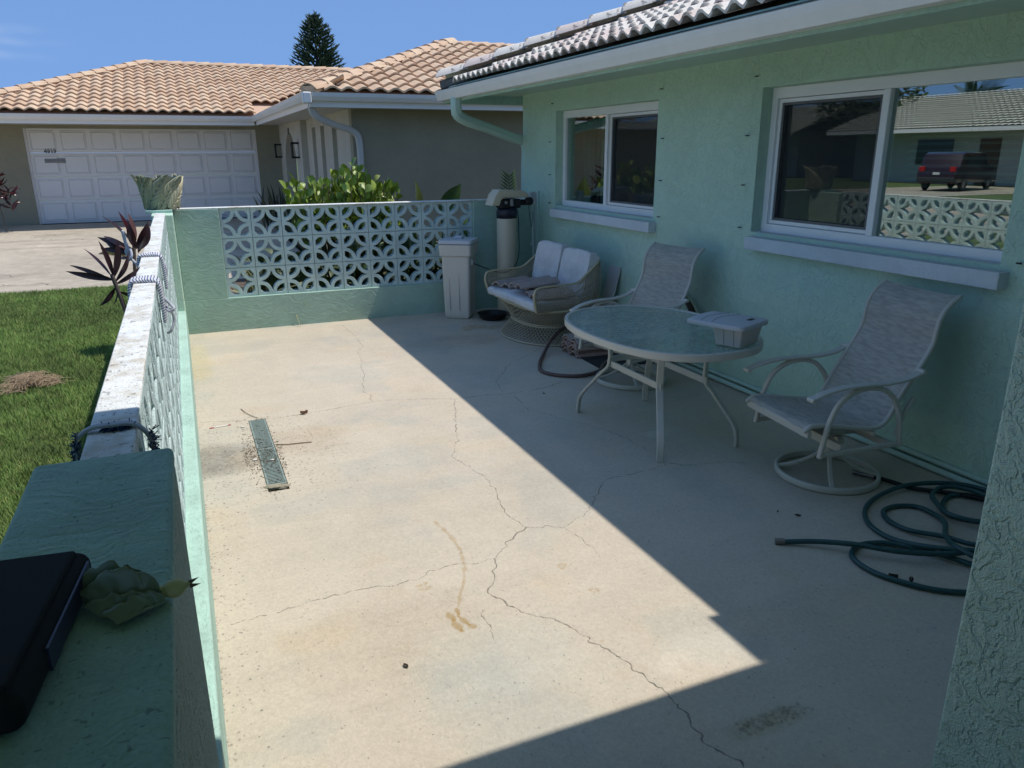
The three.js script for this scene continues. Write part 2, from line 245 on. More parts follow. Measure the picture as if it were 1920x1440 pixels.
  for (const [x, z, r] of [[1.394, -2.67, 0.02], [1.43, -2.441, 0.018], [0.771, -2.763, 0.025], [1.287, -2.123, 0.008], [2.75, -7.35, 0.12], [2.95, -7.3, 0.09]]) for (let k = 0; k < 14; k++) dab(stain, x + rr(-r, r), z + rr(-r, r), r * rr(0.15, 0.5), rr(0.2, 0.55));
  // grit, leaf crumbs and flecks lying in the surface
  for (let k = 0; k < 5200; k++) { const x = rr(X0, X1), z = rr(Z0, Z1 - 1.2); dab(dark, x, z, rr(0.0012, 0.0032), rr(0.25, 0.75)); }
  for (let k = 0; k < 1500; k++) { const x = DR.x0 + (rnd() + rnd() + rnd() - 1.5) * 0.5, z = -4.6 + (rnd() + rnd() - 1) * 1.0; if (x > -0.07) dab(dark, x, z, rr(0.0015, 0.005), rr(0.3, 0.85)); }
  for (let k = 0; k < 900; k++) { const z = rr(-8.2, -1.6), x = -0.066 + Math.pow(rnd(), 2.5) * 0.14; dab(dark, x, z, rr(0.0015, 0.0045), rr(0.3, 0.8)); }
  for (let k = 0; k < 420; k++) { const a = rr(0, 6.3), x = rr(X0, X1), z = rr(Z0, -1.3), L = rr(0.008, 0.03); for (let t = 0; t <= 1; t += 0.12) dab(dark, x + Math.cos(a) * L * t, z + Math.sin(a) * L * t, 0.0013, 0.45); }
  for (let k = 0; k < 150; k++) { const t = rnd(), x = lerp(1.47, 1.72, t) + rr(-0.03, 0.03), z = -1.54 + rr(-0.03, 0.03); dab(dark, x, z, rr(0.002, 0.007), rr(0.15, 0.55)); }
  const patches = [[0.02, -4.62, 0.34, 0.30, [-0.17, -0.155, -0.13]], [1.57, -1.535, 0.17, 0.05, [-0.085, -0.075, -0.10]], [-0.02, -7.1, 0.13, 0.8, [0.005, -0.01, -0.06]], [0.55, -4.75, 0.3, 0.3, [-0.04, -0.05, -0.05]], [0.86, -2.2, 0.35, 0.26, [-0.01, 0.012, 0.02]], [1.6, -1.92, 0.22, 0.14, [0.06, 0.06, 0.055]], [1.0, -1.9, 0.4, 0.25, [0.015, 0.02, 0.02]], [0.6, -2.45, 0.45, 0.35, [-0.035, -0.04, -0.04]], [1.2, -6.3, 0.7, 0.8, [0.02, 0.015, 0.012]], [2.4, -6.9, 0.5, 0.3, [-0.05, -0.055, -0.06]], [2.72, -3.9, 0.09, 0.07, [0.07, 0.08, 0.08]], [3.0, -2.05, 0.5, 0.5, [-0.02, -0.02, -0.02]]];
  const colT = tex(N, N, (u, v, o) => {
    const x = lerp(X0, X1, u), z = lerp(Z0, Z1, v), i = Math.min(N - 1, Math.floor(u * N)), j = Math.min(N - 1, Math.floor(v * N)), k = j * N + i;
    const big = fbm(x * 1.1, z * 1.1, 5, 256, 3) - 0.5, mid = fbm(x * 7, z * 4, 4, 256, 11) - 0.5, fine = fbm(x * 90, z * 90, 3, 256, 19) - 0.5;
    const drag = fbm(x * 2.2 + z * 0.8, z * 16, 3, 256, 27) - 0.5, sw = sstep(0.55, 0.8, fbm(x * 3.1, z * 3.1, 5, 256, 33));
    let m = 1 + 0.16 * big + 0.11 * mid + 0.20 * fine + 0.08 * drag + 0.16 * (LAT[(i * 7 + j * 2503) & 65535] - 0.5) + 0.10 * (vn(x * 300, z * 300, 256, 60) - 0.5);
    let r = 0.495 * m + 0.006 * sw, g = 0.432 * m - 0.008 * sw, b = 0.342 * m - 0.022 * sw;
    const grey = sstep(0.52, 0.7, fbm(x * 2.4 + 9, z * 2.4, 5, 256, 41)) * 0.5; r = lerp(r, 0.40 * m, grey); g = lerp(g, 0.385 * m, grey); b = lerp(b, 0.33 * m, grey);
    for (const [px, pz, rx, rz, c] of patches) { const q = ((x - px) / rx) ** 2 + ((z - pz) / rz) ** 2; if (q < 2.6) { const w = clamp01(1.25 - q * (0.6 + 0.9 * fbm(x * 9, z * 9, 4, 256, 50))) * (0.55 + 0.9 * fbm(x * 26, z * 26, 3, 256, 52)); r += c[0] * w; g += c[1] * w; b += c[2] * w; } }
    const s = stain[k] * (0.6 + 0.7 * vn(x * 160, z * 160, 256, 5)); r = lerp(r, 0.32, 0.9 * s); g = lerp(g, 0.215, 0.95 * s); b = lerp(b, 0.085, s);
    const c = 1 - 0.86 * crack[k], d = 1 - 0.8 * dark[k]; r *= c * d; g *= c * d * (1 - 0.02 * dark[k]); b *= c * d;
    o[0] = Math.pow(clamp01(r), 1 / 2.2); o[1] = Math.pow(clamp01(g), 1 / 2.2); o[2] = Math.pow(clamp01(b), 1 / 2.2);
  }, true);
  const bumpT = tex(N, N, (u, v, o) => { const x = lerp(X0, X1, u), z = lerp(Z0, Z1, v), k = Math.min(N - 1, Math.floor(v * N)) * N + Math.min(N - 1, Math.floor(u * N)); o[0] = o[1] = o[2] = 0.75 + 0.2 * (fbm(x * 60, z * 60, 3, 256, 5) - 0.5) + 0.15 * (fbm(x * 6, z * 6, 3, 256, 8) - 0.5) - 0.5 * crack[k] + 0.12 * dark[k]; });
  for (const t of [colT, bumpT]) t.wrapS = t.wrapT = THREE.ClampToEdgeWrapping;
  const sh = new THREE.Shape([[-0.075, 8.32], [3.915, 8.32], [3.915, -0.66], [-0.075, -0.66]].map(p => new THREE.Vector2(...p)));
  const hp = new THREE.Path([[DR.x0, -DR.za], [DR.x0, -DR.zb], [DR.x1, -DR.zb], [DR.x1, -DR.za]].map(p => new THREE.Vector2(...p))); sh.holes.push(hp);
  let g = new THREE.ShapeGeometry(sh); g.rotateX(-Math.PI / 2);
  const p = g.attributes.position, uv = g.attributes.uv; for (let i = 0; i < p.count; i++) uv.setXY(i, (p.getX(i) - X0) / (X1 - X0), (p.getZ(i) - Z0) / (Z1 - Z0));
  struct('patio_floor', g, new THREE.MeshStandardMaterial({ map: colT, bumpMap: bumpT, bumpScale: 0.004, roughness: 0.85 }), 'cracked beige concrete patio slab');
  // rest of the slab, under the entrance roof behind the viewer
  struct('patio_floor', bx(-0.075, 6, -0.1, -0.002, 0.655, 5), mat(0.45, 0.40, 0.32, 0.9), 'concrete slab under the entrance roof');
  struct('street_front_path', bx(-2.2, -0.26, -0.115, -0.03, -0.9, 5), mat(0.42, 0.38, 0.31, 0.9), 'concrete walk outside the low wall');
}

// a shape drawn in (z, y) extruded toward +x from the plane x
function extrudeZY(s, depth, x, bev = 0) {
  let g = new THREE.ExtrudeGeometry(s, bev ? { depth, bevelEnabled: true, bevelSize: bev, bevelThickness: bev, bevelOffset: -bev, bevelSegments: 2 } : { depth, bevelEnabled: false });
  if (g.index) g = g.toNonIndexed();
  const p = g.attributes.position;
  for (let i = 0; i < p.count; i++) p.setXYZ(i, p.getZ(i) + x, p.getY(i), p.getX(i));
  for (let i = 0; i < p.count; i += 3) { const b = [p.getX(i + 1), p.getY(i + 1), p.getZ(i + 1)], c = [p.getX(i + 2), p.getY(i + 2), p.getZ(i + 2)]; p.setXYZ(i + 1, ...c); p.setXYZ(i + 2, ...b); }
  g.deleteAttribute('normal'); g.computeVertexNormals(); return muv(g);
}
// ---------------------------------------------------------------- breeze block walls
const blockGeo = (() => {
  const h = 0.1508, a = 0.124, R = 0.1225, r = 0.086, q = 0.034, s = new THREE.Shape([[-h, -h], [h, -h], [h, h], [-h, h]].map(p => new THREE.Vector2(...p)));
  const corner = (sx, sy) => {   // sector hole at a corner of the opening, its tip cut off
    const P = [], e = 0.004; P.push([sx * (a - q), sy * a], [sx * a, sy * (a - q)]);
    const t0 = Math.asin(e / r), n = 9; for (let i = 0; i <= n; i++) { const t = lerp(0, Math.PI / 2, i / n); P.push([sx * (a - r * Math.sin(t)), sy * (a - r * Math.cos(t))]); }
    return new THREE.Path(P.map(p => new THREE.Vector2(...p)));
  };
  for (const [x, y] of [[1, 1], [1, -1], [-1, 1], [-1, -1]]) s.holes.push(corner(x, y));
  const P = []; for (let k = 0; k < 4; k++) for (let i = 1; i < 9; i++) { const t = i / 9 * Math.PI / 2, cx = a * [1, -1, -1, 1][k], cy = a * [1, 1, -1, -1][k], b = [Math.PI, 1.5 * Math.PI, 0, 0.5 * Math.PI][k] + (Math.PI / 2 - t); P.push([cx + R * Math.cos(b), cy + R * Math.sin(b)]); }
  // order the star's points by angle round the middle
  P.sort((u, v) => Math.atan2(u[1], u[0]) - Math.atan2(v[1], v[0]));
  s.holes.push(new THREE.Path(P.map(p => new THREE.Vector2(...p))));
  const g = new THREE.ExtrudeGeometry(s, { depth: 0.082, bevelEnabled: true, bevelSize: 0.0025, bevelThickness: 0.004, bevelSegments: 1, bevelOffset: -0.0025, steps: 1 });
  g.translate(0, 0, -0.041); return muv(toCreasedNormals(g, 0.6));
})();
reseed(41);
{ // far wall, across the end of the patio
  const w = thing('breeze_block_wall', 'mint garden wall with nine columns of pierced blocks across the patio end', 'wall', [0, 0, ZF]);
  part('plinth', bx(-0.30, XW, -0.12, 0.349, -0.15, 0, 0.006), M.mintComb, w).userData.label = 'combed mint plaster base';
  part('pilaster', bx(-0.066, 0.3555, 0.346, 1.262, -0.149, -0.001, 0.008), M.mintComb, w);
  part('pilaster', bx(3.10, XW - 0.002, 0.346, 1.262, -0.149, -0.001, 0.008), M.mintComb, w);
  part('coping', bx(-0.06, 3.89, 1.2615, 1.272, -0.145, -0.004, 0.004), M.coping, w);
  for (let i = 0; i < 9; i++) for (let j = 0; j < 3; j++) {
    const b = part('block', blockGeo, M.block, w); b.position.set(0.3555 + 0.305 * (i + 0.5), 0.3475 + 0.305 * (j + 0.5) - 0.001, -0.082 + rr(-0.002, 0.002)); b.rotation.z = rr(-0.004, 0.004) + Math.floor(rnd() * 4) * Math.PI / 2;
  }
}
{ // long wall between patio and lawn
  const w = thing('breeze_block_wall', 'long sunlit pierced block wall between the patio and the lawn', 'wall', [-0.177, 0, 0]);
  part('plinth', bx(-0.065, 0.11, -0.12, 0.346, -7.80, -1.235, 0.012), M.mintPale, w).userData.label = 'pale mint ledge along the foot of the wall';
  const pil = part('pilaster', bx(-0.075, 0.11, -0.12, 1.252, -8.455, -7.795, 0.01), M.mint, w);
  part('cap', bx(-0.125, 0.107, 1.2505, 1.278, -8.47, -8.05, 0.004), M.mintPale, pil);
  part('coping', bx(-0.041, 0.046, 1.2585, 1.270, -7.80, -1.235, 0.005), M.coping, w);
  for (let i = 0; i < 21; i++) for (let j = 0; j < 3; j++) {
    const b = part('block', blockGeo, M.block, w); b.position.set(rr(-0.0015, 0.0015), 0.3445 + 0.305 * (j + 0.5) - 0.001, -7.64 + 0.305 * i); b.rotation.y = Math.PI / 2; b.rotation.z = rr(-0.004, 0.004);
  }
  part('end_post', bx(-0.045, 0.045, 0.346, 1.258, -1.39, -1.236), M.block, w);
}
{ // thicker low wall beside the viewer
  const w = thing('low_wall', 'thick shaded teal low wall closest to the viewer', 'wall', [-0.15, 0, 0]);
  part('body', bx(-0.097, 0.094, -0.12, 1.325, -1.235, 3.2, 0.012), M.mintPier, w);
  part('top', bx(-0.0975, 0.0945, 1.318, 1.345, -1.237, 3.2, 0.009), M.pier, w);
}

// ---------------------------------------------------------------- roof tiles
function tileGeo(pitch, rolls, len, amp, th) {   // rolls running up the slope; origin at the middle of the lower edge, +z downslope at 0, top toward -z
  const n = 6, prof = []; for (let k = 0; k < rolls; k++) for (let i = 0; i <= n - (k < rolls - 1 ? 1 : 0); i++) { const t = i / n, s = Math.sin(Math.PI * clamp01((t - 0.10) / 0.80)); prof.push([(k + t - rolls / 2) * pitch, amp * Math.pow(s, 0.8)]); }
  const pos = [], idx = [], m = prof.length;
  for (const [z, dz] of [[0, 0], [-len, 0]]) { for (const [x, y] of prof) pos.push(x, y + th, z); for (const [x, y] of prof) pos.push(x, y, z); }
  for (let i = 0; i < m - 1; i++) { const a = i, b = i + 1, c = 2 * m + i, d = c + 1; idx.push(a, b, d, a, d, c); const e = m + i, f = e + 1, g = 3 * m + i, h = g + 1; idx.push(e, h, f, e, g, h); idx.push(e, f, b, e, b, a); idx.push(g, d, h, g, c, d); }
  idx.push(m, 0, 2 * m, m, 2 * m, 3 * m, 2 * m - 1, 3 * m - 1, m - 1, 2 * m - 1, 4 * m - 1, 3 * m - 1);
  const g = new THREE.BufferGeometry(); g.setAttribute('position', new THREE.Float32BufferAttribute(pos, 3)); g.setIndex(idx);
  const f = g.toNonIndexed(); f.computeVertexNormals(); return muv(toCreasedNormals(f, 0.7));
}
// a basis on a roof slope: local x along the eave, y out of the roof, z down the slope
function slopeBasis(along, down) { const up = down.clone().cross(along).normalize(); return new THREE.Matrix4().makeBasis(along, up, down); }
function capGeo(len, w, h) { // hip and ridge cap: a flattened half barrel
  const pos = [], idx = [], P = [[-1, 0], [-0.92, 0.2], [-0.5, 0.8], [-0.28, 0.97], [0, 1.03], [0.28, 0.97], [0.5, 0.8], [0.92, 0.2], [1, 0]].map(p => [p[0] * w, p[1] * h]), n = P.length - 1;
  for (const [z, s] of [[0, 1.06], [-len, 0.94]]) { for (const [x, y] of P) pos.push(x * s, y * s, z); for (const [x, y] of P) pos.push(x * s * 0.86, y * s * 0.8 - 0.002, z); }
  const m = n + 1; for (let i = 0; i < n; i++) { const a = i, b = i + 1, c = 2 * m + i, d = c + 1; idx.push(a, b, d, a, d, c); const e = m + i, f = e + 1; idx.push(e, f, b, e, b, a); const g = 3 * m + i, k = g + 1; idx.push(g, d, k, g, c, d); idx.push(e, k, f, e, g, k); }
  const g = new THREE.BufferGeometry(); g.setAttribute('position', new THREE.Float32BufferAttribute(pos, 3)); g.setIndex(idx); const f = g.toNonIndexed(); f.computeVertexNormals(); return muv(toCreasedNormals(f, 0.8));
}
function quad(list) { const p = []; for (const [a, b, c, d] of list) p.push(...a, ...b, ...c, ...a, ...c, ...d); const g = new THREE.BufferGeometry(); g.setAttribute('position', new THREE.Float32BufferAttribute(p, 3)); g.computeVertexNormals(); return muv(g); }

// ---------------------------------------------------------------- the mint house
const house = thing('stucco_house', 'mint green stucco house with two white windows and pale tiled roof', 'house');
const winY = [1.217, 2.2207], WINS = [[-7.80, -5.83], [-4.525, -2.60]];
{
  const s = new THREE.Shape([[-8.68, -0.12], [2, -0.12], [2, 2.47], [-8.68, 2.47]].map(p => new THREE.Vector2(...p)));
  for (const [a, b] of WINS) s.holes.push(new THREE.Path([[a, winY[0]], [a, winY[1]], [b, winY[1]], [b, winY[0]]].map(p => new THREE.Vector2(...p))));
  const wall = part('wall', extrudeZY(s, 0.2, XW, 0.006), M.mint, house);
  // wing beside the entrance
  part('wing_wall', bx(1.89, 4.0, -0.12, 2.47, -1.19, 3.5, 0.012), M.mintDeep, house);
  part('end_wall', bx(4.1, 8, -0.12, 2.47, -8.68, -8.48), M.mint, house);
  // rooms behind the windows
  part('room', [bx(4.1, 7, 0.2, 0.3, -8.4, 1), bx(4.1, 7, 2.42, 2.46, -8.4, 1), bx(6.9, 7, 0.3, 2.42, -8.4, 1), bx(4.1, 6.9, 0.3, 2.42, -5.25, -5.12), bx(4.1, 6.9, 0.3, 2.42, -8.47, -8.35), bx(4.1, 6.9, 0.3, 2.42, -1.0, -0.9)], M.room, house);
  // shutter clips left round the openings
  const clip = mg([new THREE.CylinderGeometry(0.004, 0.004, 0.03, 6).rotateZ(Math.PI / 2), bx(-0.02, -0.013, -0.004, 0.004, -0.014, 0.014)]);
  for (const [a, b] of WINS) for (const z of [a - 0.11, b + 0.11]) for (const y of [2.3, 1.9, 1.55, 1.24]) { const c = part('shutter_clip', clip, M.dark, wall); c.position.set(XW - 0.008, y, z + (y > 2.2 ? (z < (a + b) / 2 ? 0.05 : -0.05) : 0)); }
}
function windowUnit(a, b, screenSide) {       // za < zb; screenSide -1 = the far half slides and carries the insect screen
  const w = new THREE.Group(); w.name = 'window'; house.add(w);
  const x0 = XW + 0.085, x1 = XW + 0.165, [y0, y1] = winY, m = (a + b) / 2 + (screenSide < 0 ? 0.03 : -0.03);
  part('frame', [bx(x0, x1, y1 - 0.075, y1, a, b, 0.006), bx(x0, x1, y0, y0 + 0.06, a, b, 0.006), bx(x0 + 0.002, x1, y0 + 0.05, y1 - 0.07, a, a + 0.055, 0.005), bx(x0 + 0.002, x1, y0 + 0.05, y1 - 0.07, b - 0.055, b, 0.005)], M.white, w);
  part('mullion', bx(x0 - 0.006, x1, y0 + 0.055, y1 - 0.072, m - 0.026, m + 0.026, 0.006), M.white, w);
  const [sa, sb] = screenSide < 0 ? [a + 0.055, m - 0.026] : [m + 0.026, b - 0.055], [ga, gb] = screenSide < 0 ? [m + 0.026, b - 0.055] : [a + 0.055, m - 0.026];
  const fr = (x, xx, p, q, r, s, t) => [bx(x, xx, s - t, s, p, q, 0.003), bx(x, xx, r, r + t, p, q, 0.003), bx(x + 0.001, xx, r + t - 0.002, s - t + 0.002, p, p + t, 0.003), bx(x + 0.001, xx, r + t - 0.002, s - t + 0.002, q - t, q, 0.003)];
  part('sash', fr(x0 + 0.022, x1 - 0.02, sa, sb, y0 + 0.062, y1 - 0.078, 0.026), M.white, w);
  const scr = part('insect_screen', bx(x0 + 0.034, x0 + 0.0348, y0 + 0.1, y1 - 0.115, sa + 0.04, sb - 0.04), M.screen, w);
  part('screen_frame', fr(x0 + 0.028, x0 + 0.042, sa + 0.026, sb - 0.026, y0 + 0.088, y1 - 0.104, 0.018), M.greyPlastic, scr);
  part('pane', bx(x0 + 0.055, x0 + 0.059, y0 + 0.088, y1 - 0.104, sa + 0.026, sb - 0.026), M.glass, w);
  part('pane', bx(x0 + 0.030, x0 + 0.034, y0 + 0.06, y1 - 0.075, ga, gb), M.glass, w);
  part('sill', bx(XW - 0.085, x0 + 0.02, 1.0974, 1.19, a + 0.03, b + 0.06, 0.006), M.sill, w);
  part('sill_bed', bx(XW + 0.004, x0 + 0.02, 1.186, 1.2185, a + 0.003, b - 0.003), M.sill, w);
  return w;
}
const w1 = windowUnit(...WINS[0], 1), w2 = windowUnit(...WINS[1], -1);
{
  const sl = []; for (let i = 0; i < 5; i++) sl.push(moved(bx(-0.045, 0.045, 1.0, 2.3, -0.001, 0.001), 4.25, 0, -7.72 + i * 0.085, 0.5 + 0.2 * i)); part('blind', sl, M.blind, w1).userData.label = 'vertical slat blind drawn to one side';
  const s2 = []; for (let y = 1.2; y < 2.28; y += 0.042) s2.push(moved(bx(-0.019, 0.019, -0.001, 0.001, -0.48, 0.5), 4.26, y, -3.07, 0, 0, 0.35)); part('blind', s2, M.blind, w2).userData.label = 'horizontal slat blind behind the clear pane';
}
{ // eaves
  const soff = [bx(3.03, XW - 0.002, 2.44, 2.465, -9.0, -1.62), bx(XW, 8, 2.441, 2.466, -9.0, -8.684)];
  part('soffit', soff, M.mintFlat, house);
  part('fascia', [bx(3.012, 3.034, 2.346, 2.52, -9.0, -1.62, 0.003), bx(3.036, 8, 2.347, 2.52, -9.02, -8.998)], M.mintPale, house);
  const pr = new THREE.Shape([[2.902, 2.470], [2.915, 2.472], [2.916, 2.462], [2.912, 2.458], [2.928, 2.405], [2.948, 2.372], [3.008, 2.370], [3.008, 2.48], [3.004, 2.48], [3.004, 2.376], [2.950, 2.378], [2.933, 2.408], [2.918, 2.456]].reverse().map(p => new THREE.Vector2(...p)));
  const k = new THREE.Shape([[2.902, 2.472], [2.912, 2.474], [2.914, 2.462], [2.922, 2.430], [2.946, 2.378], [3.004, 2.376], [3.004, 2.482], [3.010, 2.482], [3.010, 2.368], [2.942, 2.370], [2.914, 2.428], [2.903, 2.462]].map(p => new THREE.Vector2(...p)));
  const L = 7.336, ge = new THREE.ExtrudeGeometry(k, { depth: L, bevelEnabled: false }); ge.translate(0, 0, -9.0);
  const end = new THREE.ShapeGeometry(new THREE.Shape([[2.902, 2.472], [2.942, 2.370], [3.010, 2.368], [3.010, 2.482]].map(p => new THREE.Vector2(...p))));
  const gut = part('gutter', [muv(ge), moved(muv(end), 0, 0, -9.001)], M.gutter, house);
  // splash guard in the inside corner, and the entrance roof's own gutter
  part('splash_guard', [bx(2.896, 2.901, 2.40, 2.572, -1.975, -1.667)], M.gutter, gut);
  part('gutter', [bx(-3.4, 2.90, 2.36, 2.472, -1.668, -1.662), bx(-3.4, 2.90, 2.36, 2.366, -1.662, -1.60), bx(-3.4, 2.90, 2.36, 2.47, -1.60, -1.594)], M.gutter, house).userData.label = 'gutter along the entrance roof';
  part('soffit', bx(-3.4, 3.03, 2.441, 2.466, -1.594, 3.5), M.mintFlat, house).userData.label = 'soffit over the entrance';
  // downspout from the gutter's far end to the corner of the wall
  const S = 0.052, pts = [V(2.972, 2.375, -8.45), V(2.972, 2.28, -8.45), V(2.99, 2.21, -8.475), V(3.09, 2.155, -8.53), V(3.45, 2.06, -8.66), V(3.80, 1.955, -8.74), V(3.93, 1.92, -8.745), V(3.965, 1.86, -8.745), V(3.965, 1.6, -8.745), V(3.965, 0.1, -8.745)];
  const c = new THREE.CatmullRomCurve3(pts, false, 'centripetal', 0.5), P = c.getSpacedPoints(90);
  const dn = part('downspout', bar(P, V(0, 0.15, 1), 0.06, 0.05), M.mintFlat, house);
  const ribs = []; for (let i = 5; i < 17; i++) { const a = P[i], t = P[i + 1].clone().sub(P[i - 1]).normalize(); ribs.push(bar([a.clone().addScaledVector(t, -0.004), a.clone().addScaledVector(t, 0.004)], V(0, 0.15, 1), 0.063, 0.053)); }
  part('crimp', ribs, M.mintFlat, dn);
  // two painted conduits lying along the foot of the wall
  for (const [x, y, r, dy] of [[XW - 0.018, 0.052, 0.017, 0.0], [XW - 0.055, 0.022, 0.019, 0.0]]) part('conduit', tube([V(x, y + 0.012, -6.9), V(x, y + 0.004, -5.2), V(x - 0.004, y, -3.6), V(x, y - 0.002, -2.4), V(x, y, -1.3)], r, 60, 8), M.mintFlat, house);
}
{ // tiled roof: main slope rises toward +x from the eave; hip at the far corner
  const s = 0.36, cs = Math.cos(Math.atan(s)), sn = Math.sin(Math.atan(s)), xe = 2.985, ye = 2.50, zh = -8.96;
  const Y = x => ye + s * (x - xe), roof = part('roof', quad([
    [[2.955, Y(2.955), -8.98], [2.955, Y(2.955), -1.62], [8.5, Y(8.5), -1.62], [8.5, Y(8.5), -3.45]],
    [[3.0, Y(3.0), -8.95], [8.5, Y(8.5), -3.45], [14, Y(3.0), -8.95], [14, Y(3.0), -8.95]],
    [[-3.4, 2.50, -1.63], [-3.4, 3.4, 1], [2.99, 3.4, 1], [2.99, 2.50, -1.63]],
    [[-3.4, 3.4, 1], [-3.4, 2.5, 3.6], [8.5, 2.5, 3.6], [8.5, 3.4, 1]],
    [[2.99, 2.50, -1.63], [2.99, 3.4, 1], [8.5, 4.5, 1], [8.5, Y(8.5), -1.62]]]), M.mortar, house);
  const g = tileGeo(0.148, 2, 0.43, 0.043, 0.02), B = slopeBasis(V(0, 0, 1), V(-cs, -sn, 0)), q0 = new THREE.Quaternion().setFromRotationMatrix(B);
  reseed(9);
  for (let r = 0; r < 7; r++) for (let k = 0; k < 26; k++) {
    const d = r * 0.37, x = xe + d * cs, z = -8.72 + k * 0.296 + rr(-0.003, 0.003); if (z - 0.1 < zh + (x - xe) + 0.14 || z > -1.66) continue;
    const t = part('roof_tile', g, M.chalk[Math.floor(rnd() * 2.999)], roof); t.quaternion.copy(q0); t.position.set(x, ye + s * (x - xe) + 0.040 + rr(-0.003, 0.003), z); t.rotateX(-0.085); t.rotateY(rr(-0.01, 0.01));
  }
  // hip: mortar bed and bulky caps stepping up
  const hd = V(1, s, 1).normalize(), cap = capGeo(0.40, 0.155, 0.095), Bh = new THREE.Matrix4(), side = V(-1, 0, 1).normalize(), up = hd.clone().cross(side).normalize();
  Bh.makeBasis(side, hd.clone().negate().cross(side).normalize(), hd.clone().negate()); const qh = new THREE.Quaternion().setFromRotationMatrix(Bh);
  const bed = bar([V(xe + 0.02, ye + 0.03, zh + 0.02), V(xe + 0.02, ye + 0.03, zh + 0.02).addScaledVector(hd, 5.2)], side, 0.105, 0.055); part('hip_bedding', bed, M.mortar, roof);
  for (let k = 0; k < 14; k++) { const c = part('hip_cap', cap, M.chalk[k % 3], roof); c.position.copy(V(xe + 0.0, ye + 0.115, zh).addScaledVector(hd, k * 0.372)); c.quaternion.copy(qh); c.rotateX(-0.05); }
}

